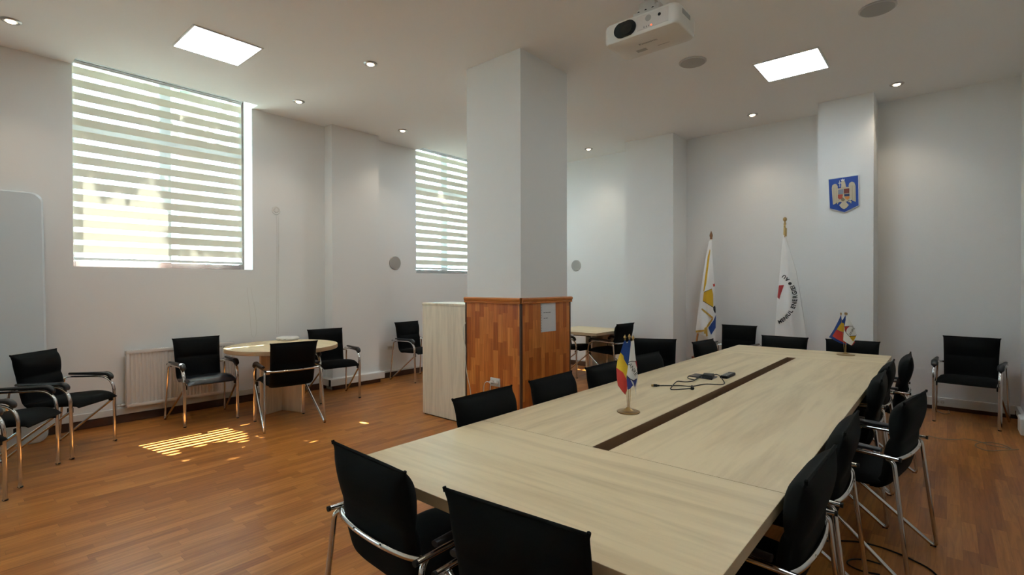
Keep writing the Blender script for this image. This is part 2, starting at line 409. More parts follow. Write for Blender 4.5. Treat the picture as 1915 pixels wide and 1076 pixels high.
mould(bm, (CX0 - .005, CY0, CT - .005), (CX1 - .006, CY0, CT - .005), (0, -1, 0)); mould(bm, (CX1, CY0 + .006, CT - .005), (CX1, CY1 + .012, CT - .005), (1, 0, 0))
box(bm, CX0 - .005, CX1, CY0, 3.632, CT - .004, CT + .052); box(bm, -3.02, CX1, CY0, CY1, CT - .004, CT + .052)
obj('cap_rail', bm, CAPW, col, 40)

# ------------------------------------------------------------------ roller blinds with sheer and opaque bands
def blind(y0, y1, xb, zb, label, chain):
    t = thing('roller_blind', label, 'blind', (xb, (y0 + y1) / 2, zb), group='banded roller blinds')
    w = (y1 - y0) / 2; top = 3.735 - zb
    bm = new(); pitch, opq = 0.1285, 0.080; z = 0.03; zs = []
    ph = 0.0
    while z < top - .02:
        zs.append((z, min(z + pitch - opq, top), 1)); zs.append((min(z + pitch - opq, top), min(z + pitch, top), 0)); z += pitch
    grid = {}
    def vt(k, z):
        key = (k, round(z, 4))
        if key not in grid:
            yy = -w + .008 + (2 * w - .016) * k / 10
            grid[key] = bm.verts.new((.0025 * math.sin(k * 1.9 + z * 5), yy, z))
        return grid[key]
    for a, b, mi in zs:
        if b - a < .002: continue
        for k in range(10):
            f = bm.faces.new((vt(k, a), vt(k + 1, a), vt(k + 1, b), vt(k, b))); f.material_index = mi
    obj('fabric', bm, [BEIGE, SHEER], t)
    bm = new(); box(bm, -.035, .028, -w, w, top - .022, top + .03, .006); tube(bm, [(0.0, -w + .01, top - .03), (0.0, w - .01, top - .03)], .019, seg=12); obj('head_rail', bm, ALU, t, 40)
    bm = new(); box(bm, -.010, .010, -w + .004, w - .004, 0.0, .032, .006); obj('bottom_rail', bm, WHITEP, t)
    bm = new()
    zt = top - .01
    y = w + .012
    p = [(0.03, y, zt), (.035, y, zt - .5), (.06, y, 0.0), (.10, y + .03, chain + .3 - zb), (.10, y + .045, chain + .06 - zb), (.10, y + .075, chain - zb), (.10, y + .105, chain + .06 - zb), (.10, y + .10, chain + .3 - zb), (.06, y + .03, 0.0), (.037, y + .012, zt - .5), (.032, y + .008, zt)]
    tube(bm, smooth_path(p, 6), .0018, seg=5); obj('pull_chain', bm, WHITEP, t, 60)
    return t
blind(0.968, 2.590, -6.665, 1.702, 'cream banded roller blind over the window with sun falling through it', 0.79)
blind(-3.315, -1.69, -6.665, 2.55, 'half-raised cream banded roller blind on the added window out of view', 0.8)  # unseen blind, half raised to trim the added window's daylight
blind(5.256, 6.87, -6.665, 1.702, 'cream banded roller blind on the far window, half hidden by the column', 0.85)

# ------------------------------------------------------------------ ceiling lights and speakers
def led(x, y, label):
    t = thing('ceiling_panel_light', label, 'ceiling light', (x, y, H), group='square ceiling panels')
    a = .275
    bm = new(); box(bm, -a, a, -a, a, -.006, 0); obj('diffuser', bm, PANEL, t)
    bm = new(); e = a + .016
    box(bm, -e, e, -e, -a, -.009, 0, .002); box(bm, -e, e, a, e, -.009, 0, .002); box(bm, -e, -a, -a, a, -.009, 0, .002); box(bm, a, e, -a, a, -.009, 0, .002)
    obj('frame', bm, WHITEP, t)
led(-5.11, 1.78, 'lit square ceiling panel in front of the big sunny window')
led(-1.20, 5.72, 'lit square ceiling panel over the far end of the long table')
led(-1.20, 1.78, 'added square ceiling panel out of view, over the near end of the long table')  # added lamp out of view, brightens the column side and table
led(-5.11, 5.72, 'lit square ceiling panel hidden behind the column')

def downlight(x, y, label, first=[None]):
    if first[0] is None:
        t = thing('downlight', label, 'ceiling light', (x, y, H), group='round recessed downlights')
        bm = new(); lathe(bm, [(.068, 0), (.066, -.005), (.054, -.012), (.042, -.010), (.034, 0)], seg=24); obj('trim_ring', bm, ALU, t, 40)
        bm = new(); lathe(bm, [(.024, -.018), (.031, -.014), (.032, -.001)], seg=20); obj('lamp', bm, BULB, t, 40)
        l = bpy.data.lights.new('downlight_beam', 'SPOT'); l.energy = SPOT_W; l.color = (1.0, .84, .64); l.spot_size = math.radians(110); l.spot_blend = .8; l.shadow_soft_size = .03
        lo = bpy.data.objects.new('beam', l); COL.objects.link(lo); lo.parent = t; lo.location = (0, 0, -.03)
        first[0] = t
    else:
        t = copy_thing(first[0]); t.location = (x, y, H); t['label'] = label
    return t
downlight(-5.90, 0.48, 'lit round downlight in the ceiling before the window, above the leaning board')
downlight(-5.90, 2.94, 'lit round downlight between the sunny window and the wall pilaster')
downlight(-4.36, 2.91, 'lit round downlight over open floor, midway from window to column')
downlight(-5.90, 4.465, 'lit round downlight beyond the wall pilaster, before the far blind')
downlight(-4.43, 7.06, 'lit round downlight right of the column, over the far rectangular table')
downlight(-1.93, 7.04, 'lit round downlight between the lit ceiling panel and the flags')
downlight(-0.43, 7.01, 'lit round downlight beside the top of the emblem pillar')
for x_, y_ in ((-.43, 2.92), (-.43, .48), (-1.93, .48), (-4.36, .48)): downlight(x_, y_, 'lit round downlight above the picture, over the camera end of the room')

def speaker(name, label, cat, loc, axis, sgn, r, group):
    t = thing(name, label, cat, loc, group=group)
    bm = new(); lathe(bm, [(r, 0), (r, sgn * .006), (r * .94, sgn * .012), (r * .90, sgn * .012)], axis=axis, seg=32); obj('rim', bm, GREYR, t, 40)
    bm = new(); lathe(bm, [(r * .90, sgn * .011), (r * .90, sgn * .013), (r * .5, sgn * .016), (r * .06, sgn * .017), (r * .05, sgn * .015)], axis=axis, seg=32); obj('grille', bm, GREYM, t, 40)
speaker('ceiling_speaker', 'round grey ceiling speaker between projector and lit panel', 'speaker', (-1.92, 4.98, H), 2, -1, .13, 'round ceiling speakers')
speaker('ceiling_speaker', 'round grey ceiling speaker cut by the top edge of the picture', 'speaker', (-0.43, 4.98, H), 2, -1, .128, 'round ceiling speakers')
speaker('wall_speaker', 'round grey wall speaker between the pilaster and the far blind', 'speaker', (XL, 4.83, 1.789), 0, 1, .108, 'round wall speakers')
speaker('wall_speaker', 'round grey wall speaker just right of the column above the far table', 'speaker', (-5.032, YE, 1.779), 1, -1, .10, 'round wall speakers')

# ------------------------------------------------------------------ projector
def projector():
    t = thing('projector', 'white ceiling projector with big black lens', 'projector', (-1.668, 3.49, 3.225))
    w, d, h = .285, .17, .140
    def rrect(w, d, r, n=5):
        out = []
        for cx, cy_, a0 in ((w - r, d - r, 0), (-w + r, d - r, 90), (-w + r, -d + r, 180), (w - r, -d + r, 270)):
            for k in range(n + 1): a = math.radians(a0 + 90 * k / n); out.append((cx + r * math.cos(a), cy_ + r * math.sin(a)))
        return out
    bm = new(); rings = []
    for z, s in ((0, .955), (.006, .975), (.018, .995), (.03, 1.0), (h - .02, 1.0), (h - .006, .985), (h, .96)):
        rings.append([bm.verts.new((x * s, y * s, z)) for x, y in rrect(w, d, .05)])
    for a, b in zip(rings, rings[1:]):
        n = len(a)
        for k in range(n): bm.faces.new((a[k], a[(k + 1) % n], b[(k + 1) % n], b[k]))
    bm.faces.new(list(reversed(rings[0]))); bm.faces.new(rings[-1]); obj('body', bm, PROJ, t, 50)
    bm = new(); pts = []
    for k in range(24):
        a = 2 * PI * k / 24; pts.append((-.105 + .058 * math.cos(a) + (.028 if math.cos(a) > 0 else -.028), .068 + .054 * math.sin(a)))
    slab(bm, pts, lambda a, b, q: Vector((a, -d - .012 + q, b)), 0, .03); fr = obj('lens_bezel', bm, BLACKP, t, 40)
    bm = new(); lathe(bm, [(.046, -d - .010), (.046, -d - .016), (.036, -d - .013), (.02, -d - .018), (.002, -d - .02)], (-.09, 0, .068), 1, 24); obj('lens', bm, LENS, fr, 40)
    bm = new(); box(bm, -.012, .222, -d - .004, -d + .02, .022, .122, .003); obj('front_plate', bm, PROJF, t)
    bm = new(); lathe(bm, [(.022, -d - .003), (.022, -d - .0055)], (.075, 0, .088), 1, 20); obj('intake_grille', bm, GREYM, t)
    bm = new(); lathe(bm, [(.011, -d - .003), (.011, -d - .006)], (.158, 0, .086), 1, 16); obj('remote_sensor', bm, LENS, t)
    bm = new(); lathe(bm, [(.006, -d - .003), (.006, -d - .006)], (.098, 0, .032), 1, 12); obj('status_light', bm, LEDR, t)
    bm = new()
    for k in range(3): box(bm, .042 + k * .018, .045 + k * .018, -d - .006, -d - .003, .028, .038)
    obj('indicator_marks', bm, INK, t)
    bm = new(); box(bm, w - .002, w + .002, -.09, .05, .085, .118); obj('side_vent', bm, GREYM, t)
    bm = new(); add_text(bm, 'Panasonic', .036, lambda x, y: Vector((.0 + x, -.02 + y * -1, -.0012))); obj('lettering', bm, INK, t)
    bm = new(); box(bm, -.135, -.055, .055, .095, -.0012, .001); obj('rating_plate', bm, GREYM, t)
    bm = new(); box(bm, .03, .12, .08, .082, -.001, .001); obj('cover_seam', bm, GREYINK, t)
    top = H - 3.225
    bm = new()
    box(bm, -.07, .07, -.05, .05, top - .012, top, .003); tube(bm, [(0, 0, top - .01), (0, 0, h + .055)], .033, seg=16); box(bm, -.062, .062, -.042, .042, h + .055, h + .15, .004); box(bm, -.10, .10, -.062, -.056, h + .035, h + .075, .002); box(bm, .062, .095, -.03, .03, h + .08, h + .12, .004)
    box(bm, -.085, .085, -.055, .055, h + .035, h + .055, .003); box(bm, -.075, .075, -.05, -.044, h + .05, h + .10, .002); box(bm, -.075, .075, .044, .05, h + .05, h + .10, .002)
    for sx, sy in ((-1, -1), (1, -1), (-1, 1), (1, 1)):
        tube(bm, [(sx * .06, sy * .035, h + .042), (sx * .19, sy * .11, h + .026)], .014, .004, seg=6); tube(bm, [(sx * .19, sy * .11, h - .01), (sx * .19, sy * .11, h + .034)], .008, seg=8)
    b = obj('ceiling_mount', bm, mat('mount_grey_paint', (.55, .52, .48), .45), t, 40)
    for sx, sy in ((-.055, -.052), (.055, -.052), (.0, -.052)):
        bm = new(); lathe(bm, [(.009, sy - .008), (.009, sy)], (sx, 0, h + .075), 1, 10); obj('mount_bolt', bm, BLACKP, b)
projector()

# ------------------------------------------------------------------ chairs
def cushion(bm, prof, N=18, ridge=.012):
    """padded slab: prof = (y, z, thickness, half width) along the centreline; the rim is pinched like a sewn edge"""
    M = len(prof); F = []; B = []
    for i, (y, z, th, hw) in enumerate(prof):
        a = prof[max(i - 1, 0)]; c = prof[min(i + 1, M - 1)]
        ty, tz = c[0] - a[0], c[1] - a[1]; l = math.hypot(ty, tz); ny, nz = -tz / l, ty / l     # left-hand normal
        fr, bk = [], []
        for k in range(N + 1):
            u = -1 + 2 * k / N; u = math.copysign(abs(u) ** .8, u)
            e = max(1 - abs(u) ** 5, 0) ** .5; hh = ridge / 2 + (max(th, ridge) - ridge) * e
            x = u * hw
            fr.append(bm.verts.new((x, y + ny * hh * .58, z + nz * hh * .58))); bk.append(bm.verts.new((x, y - ny * hh * .42, z - nz * hh * .42)))
        F.append(fr); B.append(bk)
    for i in range(M - 1):
        for k in range(N):
            bm.faces.new((F[i][k], F[i][k + 1], F[i + 1][k + 1], F[i + 1][k])); bm.faces.new((B[i][k], B[i + 1][k], B[i + 1][k + 1], B[i][k + 1]))
        bm.faces.new((F[i][0], F[i + 1][0], B[i + 1][0], B[i][0])); bm.faces.new((F[i][N], B[i][N], B[i + 1][N], F[i + 1][N]))
    for i in (0, M - 1):
        for k in range(N): bm.faces.new((F[i][k], B[i][k], B[i][k + 1], F[i][k + 1]))

def resample(pr, n):
    pr = [Vector(p) for p in pr]; out = []
    for i in range(len(pr) - 1):
        p0 = pr[max(i - 1, 0)]; p1 = pr[i]; p2 = pr[i + 1]; p3 = pr[min(i + 2, len(pr) - 1)]
        for k in range(n):
            t = k / n; out.append(tuple(.5 * ((2 * p1) + (-p0 + p2) * t + (2 * p0 - 5 * p1 + 4 * p2 - p3) * t * t + (-p0 + 3 * p1 - 3 * p2 + p3) * t ** 3)))
    out.append(tuple(pr[-1])); return out

def make_chair():
    t = thing('conference_chair', '-', 'chair')
    # backrest: bottom to top (y, z, thickness, half width)
    bp = [(-.118, .414, .022, .205), (-.150, .424, .056, .212), (-.184, .460, .070, .215), (-.200, .520, .080, .217), (-.211, .580, .088, .219),
          (-.219, .630, .084, .220), (-.226, .660, .066, .221), (-.230, .690, .084, .222), (-.238, .745, .102, .224), (-.247, .795, .098, .226),
          (-.257, .832, .066, .228), (-.263, .851, .030, .230), (-.266, .863, .012, .231)]
    bm = new(); cushion(bm, resample([Vector(q) for q in reversed(bp)], 3))
    # piped seam standing up along the top edge, with small points at the corners
    tube(bm, [(-.231, -.266, .862), (-.21, -.2662, .862), (0, -.2665, .862), (.21, -.2662, .862), (.231, -.266, .862)], .0062, seg=6)
    for s in (-1, 1): tube(bm, [(s * .2275, -.266, .856), (s * .2315, -.267, .8695)], .0058, seg=6)
    obj('backrest', bm, FABRIC, t, 60)
    sp = [(-.165, .448, .026, .212), (-.135, .436, .060, .220), (-.08, .436, .072, .226), (.00, .440, .080, .229), (.08, .446, .084, .230), (.15, .450, .082, .230), (.205, .446, .070, .229), (.245, .434, .046, .227), (.268, .420, .016, .224)]
    bm = new(); cushion(bm, resample([Vector(q) for q in sp], 3)); obj('seat', bm, FABRIC, t, 60)
    for s in (-1, 1):
        # front leg sweeping back into the arm: flat oval tube
        bm = new()
        p = fillet([(s * .249, .231, .004), (s * .252, .222, .605), (s * .276, -.262, .597)], .15, 10)
        tube(bm, p, .017, .0105, seg=12, side=(1, 0, 0), taper=(.30, .58))
        lg = obj('leg', bm, CHROME, t, 50)
        bm = new(); tube(bm, [(s * .2758, -.256, .5971), (s * .2762, -.266, .5968)], .0108, .0103, seg=12, side=(1, 0, 0))
        obj('end_cap', bm, BLACKP, lg, 40)
        bm = new(); lathe(bm, [(.012, 0), (.016, .004), (.016, .010)], (s * .249, .231, 0), 2, 12); obj('glide', bm, BLACKP, lg, 40)
        # rear leg: down from the arm, round at the floor and up to the front leg
        bm = new()
        p = fillet([(s * .258, -.205, .583), (s * .276, -.236, .575), (s * .296, -.302, -.008), (s * .246, .214, .392)], [.03, .045], 7)
        tube(bm, p, .0105, seg=10); lg = obj('leg', bm, CHROME, t, 50)
        bm = new(); box(bm, s * .294 - .009, s * .294 + .009, -.300, -.274, 0, .009, .002); obj('glide', bm, BLACKP, lg)
        # padded armrest
        bm = new(); q = fillet([(s * .2517, .205, .52), (s * .253, .196, .628), (s * .273, -.185, .627)], .12, 9)
        q = [v for v in q if v.z > .545]
        rad = [.5 + .5 * math.sin(PI * min(max(i / (len(q) - 1), .12), .88)) for i in range(len(q))]
        rings = []
        for i, pnt in enumerate(q):
            tn = (q[min(i + 1, len(q) - 1)] - q[max(i - 1, 0)]).normalized(); a = Vector((1, 0, 0)); a = (a - tn * a.dot(tn)).normalized(); b = tn.cross(a)
            k0 = rad[i]; e = min(i, len(q) - 1 - i); k0 = (.55, .88, 1)[min(e, 2)]
            rings.append([bm.verts.new(pnt + a * (.028 * k0 * math.cos(2 * PI * k / 12)) + b * (.0200 * k0 * math.sin(2 * PI * k / 12))) for k in range(12)])
        for r0, r1 in zip(rings, rings[1:]):
            for k in range(12): bm.faces.new((r0[k], r0[(k + 1) % 12], r1[(k + 1) % 12], r1[k]))
        bm.faces.new(list(reversed(rings[0]))); bm.faces.new(rings[-1])
        obj('armrest', bm, LEATHER, t, 60)
        # bracket that carries the seat on the front leg
        bm = new(); box(bm, s * .236 - .012, s * .236 + .012, .190, .228, .380, .425, .004); obj('seat_bracket', bm, BLACKP, t)
    bm = new()
    tube(bm, smooth_path([(-.262, -.215, .584), (-.20, -.240, .583), (-.10, -.254, .582), (0, -.258, .582), (.10, -.254, .582), (.20, -.240, .583), (.262, -.215, .584)], 5), .0115, seg=10)
    cb = obj('crossbar', bm, CHROME, t, 50)
    for s in (-1, 1):
        bm = new(); lathe(bm, [(.006, -.2675), (.007, -.264), (.007, -.254)], (s * .085, 0, .584), 1, 10)
        obj('bolt', bm, CHROME, cb, 40)
    return t

CH0 = make_chair()
_used = [False]
def chair(x, y, deg, label, group):
    if not _used[0]: t = CH0; _used[0] = True
    else: t = copy_thing(CH0)
    t.location = (x, y, 0); t.rotation_euler = (0, 0, math.radians(deg)); t['label'] = label; t['group'] = group
    return t
G1, G2, G3, G4 = 'chairs along the walls', 'chairs round the round table', 'chairs at the far rectangular table', 'chairs round the long table'
chair(-5.863, .807, 314.5, 'black chair beside the radiator, its back to the leaning white board', G1)
chair(-5.361, .368, 328.8, 'black chair with only seat and arms in the picture, second from the radiator', G1)
chair(-4.757, .006, 320, 'black chair cut by the picture edge, just a seat corner and one front leg showing', G1)
sunny = chair(-6.086, 1.967, 268.6, 'black chair with shiny sunlit seat standing in front of the white radiator', G2)
for c in sunny.children:
    if c.name.startswith('seat') and 'bracket' not in c.name:
        c.data = c.data.copy(); c.data.materials.clear(); c.data.materials.append(SEATSUN)
chair(-5.283, 2.482, 81.6, 'black chair seen from behind, its back hiding part of the round table', G2)
chair(-5.962, 3.408, 262.3, 'black chair behind the round table, before the boxed pipe at the pilaster', G2)
chair(-6.157, 4.929, 271.7, 'black chair below the far blind, half covered by the pale cabinet', G1)
chair(-4.545, 6.780, 270, 'black chair at the far rectangular table, mostly hidden by the clad column', G3)
chair(-3.860, 6.758, 85.5, 'black chair in profile at the open side of the far rectangular table', G3)
chair(-1.636, 1.974, 270.3, 'black chair back at the long table, before the foot of the pale cabinet', G4)
chair(-1.640, 2.600, 271, 'black chair back at the long table, below the column side with the paper notice', G4)
chair(-1.640, 3.223, 270.2, 'black chair back at the long table, half behind the tricolour desk flag', G4)
chair(-1.636, 3.875, 265.8, 'low black chair back overlapping the wide upright back of a chair turned to face it', G4)
chair(-1.640, 5.192, 264.5, 'tilted black chair back at the table corner, below the fringed flag', G4)
chair(-2.250, 4.808, 206, 'black chair off the table facing the room, wide back before the plain pilaster', G4)
chair(-2.204, 7.169, 181.1, 'black chair against the end wall, between the two standing flags', G1)
chair(-1.366, 5.905, 178.8, 'black chair at the head of the long table, in front of the white lettered flag', G4)
chair(-.738, 5.925, 180.3, 'black chair at the head of the long table, behind the small desk flags', G4)
chair(-.576, 1.925, 89, 'black chair at the long table beside the cross joint of the tabletop', G4)
chair(-.572, 2.567, 91, 'black chair at the long table, squeezed in just before the pulled-out chair', G4)
chair(-.385, 3.372, 81, 'black chair pulled out from the long table, both rear legs clear on the floor', G4)
chair(-.574, 3.985, 92, 'black chair at the long table, just past the pulled-out chair', G4)
chair(-.575, 4.610, 90, 'black chair at the long table, second from the end with the small desk flags', G4)
chair(-.490, 5.205, 93, 'black chair at the long table, standing tall against the wall beyond the desk flags', G4)
chair(-1.493, 1.245, 357.4, 'black chair seen from behind with its curved chrome crossbar, at the table end', G4)
chair(-.885, 1.254, 4.8, 'black chair seen from behind, only its big backrest above the bottom edge', G4)
chair(.167, 7.108, 174.1, 'black chair alone in the dim corner, facing the room above a loose grey cord', G1)

# ------------------------------------------------------------------ the long table
t = thing('conference_table', 'long pale wood conference table with a brown cable slot along its middle', 'table', (-1.108, 3.59, 0))
tx0, tx1, ty0, ty1, tz = -1.810 + 1.108, -.405 + 1.108, 1.096 - 3.59, 6.076 - 3.59, .75
ya, yb, sx0, sx1, g = 1.867 - 3.59, 5.345 - 3.59, -1.154 + 1.108, -1.078 + 1.108, .0012
th = .040
def top_panel(x0, x1, y0, y1, m):
    bm = new(); box(bm, x0 + g, x1 - g, y0 + g, y1 - g, tz - th, tz, .0018, 2)
    for f in bm.faces:
        if abs(f.normal.z) < .5: f.material_index = 1
    obj('tabletop_panel', bm, [m, OAKEDGE], t)
top_panel(tx0, tx1, ty0, ya, OAKX); top_panel(tx0, tx1, yb, ty1, OAKX)
top_panel(tx0, sx0, ya, yb, OAKY); top_panel(sx1, tx1, ya, yb, OAKY)
bm = new(); box(bm, sx0 - .016, sx0 - .0005, ya + .002, yb - .002, tz - .10, tz - .002); box(bm, sx1 + .0005, sx1 + .016, ya + .002, yb - .002, tz - .10, tz - .002)
box(bm, sx0, sx1, ya - .014, ya + .001, tz - .10, tz - .002); box(bm, sx0, sx1, yb - .001, yb + .014, tz - .10, tz - .002); ch = obj('cable_channel', bm, CHAN, t)
bm = new(); box(bm, sx0 - .016, sx1 + .016, ya - .014, yb + .014, tz - .112, tz - .10); obj('channel_floor', bm, DARK, ch)
for y in (1.70, 2.95, 4.20, 5.42):
    bm = new(); box(bm, -.19, .19, y - 3.59 - .016, y - 3.59 + .016, 0.0, tz - .112, .002); obj('leg_panel', bm, OAKZ, t)
bm = new(); box(bm, -.015, .015, 1.716 - 3.59, 5.404 - 3.59, .26, .60, .002); obj('spine_panel', bm, OAKY, t)

# ------------------------------------------------------------------ round table and its paper-white box
t = thing('round_table', 'round pale wood table on a crossed panel base, sunlight striping its top', 'table', (-5.840, 2.705, 0))
bm = new(); lathe(bm, [(.597, .705), (.600, .708), (.600, .747), (.597, .75)], seg=72)
for f in bm.faces:
    if abs(f.normal.z) < .6: f.material_index = 1
bm.normal_update()
for f in bm.faces: f.material_index = 1 if abs(f.normal.z) < .9 else 0
obj('tabletop', bm, [OAKX, OAKEDGE], t, 30)
for a in (math.radians(18), math.radians(108)):
    bm = new(); c, s = math.cos(a), math.sin(a)
    vs = box(bm, -.30, .30, -.013, .013, 0, .705, .002) if a < 1 else (box(bm, -.30, -.0132, -.013, .013, 0, .705, .002), box(bm, .0132, .30, -.013, .013, 0, .705, .002))
    bmesh.ops.rotate(bm, verts=bm.verts, cent=(0, 0, 0), matrix=Matrix.Rotation(a, 3, 'Z'))
    obj('base_panel', bm, OAKZ, t, loc=(.0, -.01, 0))
p = at_z(538, 634, .765)
t = thing('white_box', 'flat white plastic device lying at the back of the round table', 'device', (p.x, p.y, .75), math.radians(25))
bm = new(); rings = []
for z, s in ((0, .88), (.014, .99), (.026, 1.0), (.040, .93), (.048, .78)):
    ring = []
    for k in range(28):
        a = 2 * PI * k / 28; c, q = math.cos(a), math.sin(a)
        ring.append(bm.verts.new((math.copysign(abs(c) ** .45, c) * .125 * s, math.copysign(abs(q) ** .45, q) * .095 * s, z)))
    rings.append(ring)
for a, b in zip(rings, rings[1:]):
    for k in range(28): bm.faces.new((a[k], a[(k + 1) % 28], b[(k + 1) % 28], b[k]))
bm.faces.new(list(reversed(rings[0]))); bm.faces.new(rings[-1]); obj('shell', bm, WHITEP, t, 50)
bm = new(); box(bm, -.05, .05, -.094, -.090, .014, .022); obj('port_strip', bm, GREYM, t)

# ------------------------------------------------------------------ far rectangular table
t = thing('rectangular_table', 'pale rectangular table in the far bay behind the column', 'table', (-4.25, 6.88, 0))
bm = new(); box(bm, -.40, .49, -.69, .225, .708, .75, .002)
bm.normal_update()
for f in bm.faces: f.material_index = 1 if abs(f.normal.z) < .5 else 0
obj('tabletop', bm, [OAKX, OAKEDGE], t)
bm = new(); box(bm, -.25, .30, .190, .214, 0, .708, .002); obj('leg_panel', bm, OAKZ, t)
bm = new(); box(bm, .045, .071, -.12, .188, 0, .708, .002); obj('leg_panel', bm, OAKZ, t)

# ------------------------------------------------------------------ cabinet
t = thing('cabinet', 'chest-high pale wood cabinet standing beside the clad column', 'cabinet', (-4.110, 3.84, 0))
bm = new(); box(bm, -.345, .345, -.205, .185, .012, 1.222, .002); obj('body', bm, OAKZ, t)
bm = new(); box(bm, -.350, .350, -.210, .212, 1.222, 1.244, .003); obj('top', bm, OAKZ, t)
bm = new(); box(bm, -.33, .33, -.19, .17, 0, .012); obj('plinth', bm, BLACKP, t)
for s in (-1, 1):
    bm = new(); box(bm, min(s * .002, s * .343), max(s * .002, s * .343), .186, .204, .02, 1.218, .002); d = obj('door', bm, OAKZ, t)
    bm = new(); tube(bm, fillet([(s * .04, .204, .62), (s * .04, .226, .62), (s * .04, .226, .75), (s * .04, .204, .75)], .01, 4), .005, seg=8); obj('handle', bm, ALU, d, 40)

# ------------------------------------------------------------------ radiators
def radiator(label, loc, rz, length, height, dep):
    t = thing('radiator', label, 'radiator', loc, rz)
    n = int(length / .0335); bm = new(); pts = []
    for k in range(n * 8 + 1):
        u = k / 8; fr = u - math.floor(u); d = .5 - .5 * math.cos(2 * PI * fr); pts.append((-length / 2 + .02 + (length - .04) * k / (n * 8), -dep + .012 - .011 * d ** 1.6))
    lo, hi, lo2, hi2 = [], [], [], []
    for x, y in pts:
        lo.append(bm.verts.new((x, y, .035))); hi.append(bm.verts.new((x, y, height - .035)))
    for k in range(len(pts) - 1): bm.faces.new((lo[k], lo[k + 1], hi[k + 1], hi[k]))
    box(bm, -length / 2, length / 2, -dep, -dep + .02, height - .036, height, .004); box(bm, -length / 2, length / 2, -dep, -dep + .02, 0, .036, .004)
    box(bm, -length / 2, -length / 2 + .021, -dep, -dep + .02, .03, height - .03, .003); box(bm, length / 2 - .021, length / 2, -dep, -dep + .02, .03, height - .03, .003)
    box(bm, -length / 2 + .01, length / 2 - .01, -dep + .022, -dep + .03, .01, height - .01)
    obj('front_panel', bm, ENAMEL, t, 40)
    bm = new(); box(bm, -length / 2 + .012, length / 2 - .012, -.045, -.03, .02, height - .02); obj('rear_panel', bm, ENAMEL, t)
    bm = new()
    for s in (-1, 1): box(bm, s * length / 2 - .004, s * length / 2 + .004, -dep + .004, -.03, .02, height - .004, .002)
    obj('side_panel', bm, ENAMEL, t)
    bm = new(); box(bm, -length / 2, length / 2, -dep + .01, -.03, height - .006, height - .002)
    n2 = int(length / .02)
    for k in range(n2): x = -length / 2 + .01 + k * .02; box(bm, x, x + .007, -dep + .018, -.035, height - .003, height + .001)
    obj('top_grille', bm, ENAMEL, t)
    bm = new()
    for s in (-1, 1): box(bm, s * length * .35 - .015, s * length * .35 + .015, -.03, 0, .1, height - .1)
    obj('wall_bracket', bm, ENAMEL, t)
    bm = new(); x = -length / 2
    tube(bm, fillet([(x + .01, -dep + .03, .03), (x - .07, -dep + .03, .03), (x - .07, -.03, .03), (x - .07, 0.0, .03)], .012, 4), .011, seg=10); v = obj('supply_pipe', bm, ENAMEL, t, 40)
    bm = new(); lathe(bm, [(.016, x - .05), (.018, x - .045), (.018, x - .015), (.014, x - .01)], (0, -dep + .03, .03), 0, 14); obj('valve', bm, ALU, v, 40)
    bm = new(); lathe(bm, [(.013, x - .006), (.013, x)], (0, -dep + .03, height - .04), 0, 12); obj('plug', bm, ALU, t, 40)
    return t
radiator('white ribbed panel radiator under the sunny window behind a chair', (XL + .003, 1.895, .165), PI / 2, 1.05, .596, .10)
t = thing('wall_box', 'small white box low on the side wall at the picture edge', 'box', (XR, 6.62, .06))
bm = new(); box(bm, -.085, 0, -.12, .12, 0, .15, .012, 3); obj('housing', bm, WHITEP, t, 40)
bm = new(); box(bm, -.0865, -.083, -.08, .08, .03, .12, .003); obj('cover', bm, OFFW, t)

# ------------------------------------------------------------------ leaning board
t = thing('board', 'tall white rounded board leaning on the wall behind the row of chairs', 'board', (-6.315, -.30, 0))
ang = math.atan2(.228, 2.30)
hw, hh, rr = 1.04, 2.335, .085
pts = []
for cx, cz, a0 in ((hw - rr, hh - rr, 0), (-hw + rr, hh - rr, 90), (-hw + rr, rr, 180), (hw - rr, rr, 270)):
    for k in range(9): a = math.radians(a0 + 90 * k / 8); pts.append((cx + rr * math.cos(a), cz + rr * math.sin(a)))
def to3(a, b, q): return Vector((-b * math.sin(ang) + q * math.cos(ang), a, b * math.cos(ang) + q * math.sin(ang)))
bm = new(); slab(bm, pts, lambda a, b, q: to3(a, b + .004, q), -.036, -.006); obj('panel', bm, BOARD, t, 40)
bm = new(); inner = [(a * .985, hh / 2 + (b - hh / 2) * .99) for a, b in pts]
for i in range(len(pts)):
    j = (i + 1) % len(pts); q = [bm.verts.new(to3(x, z + .004, y)) for (x, z), y in ((pts[i], -.006), (pts[j], -.006), (inner[j], 0.0), (inner[i], 0.0))]; bm.faces.new(q)
bmesh.ops.remove_doubles(bm, verts=bm.verts, dist=.0001)
bm.faces.new([v for v in [bm.verts.new(to3(x, z + .004, 0.0)) for x, z in inner]]); obj('face', bm, BOARD, t)
t.location.x = -6.312

# ------------------------------------------------------------------ sockets, notice, cords
def socket(name, label, loc, rz, w, h, holes):
    t = thing(name, label, 'socket', loc, rz)
    bm = new(); box(bm, -w / 2, w / 2, -.011, 0, -h / 2, h / 2, .004); obj('plate', bm, WHITEP, t)
    for k in range(holes):
        x = (k - (holes - 1) / 2) * (w / holes)
        bm = new(); lathe(bm, [(.021, -.0125), (.019, -.0125), (.017, -.0115)], (x, 0, 0), 1, 20)
        for s in (-1, 1): lathe(bm, [(.0028, -.0135), (.0028, -.012)], (x + s * .0095, 0, 0), 1, 8, mi=1)
        obj('outlet', bm, [OFFW, INK], t, 40)
    return t
socket('power_socket', 'white double socket with two plugs on the wood-clad column', (-3.318, CY0, .500), 0, .125, .082, 2)
pw = at_x(729, 650.5, XL); socket('wall_socket', 'small socket low on the wall behind the chair under the far blind', (XL, pw.y, pw.z), PI / 2, .09, .07, 2)
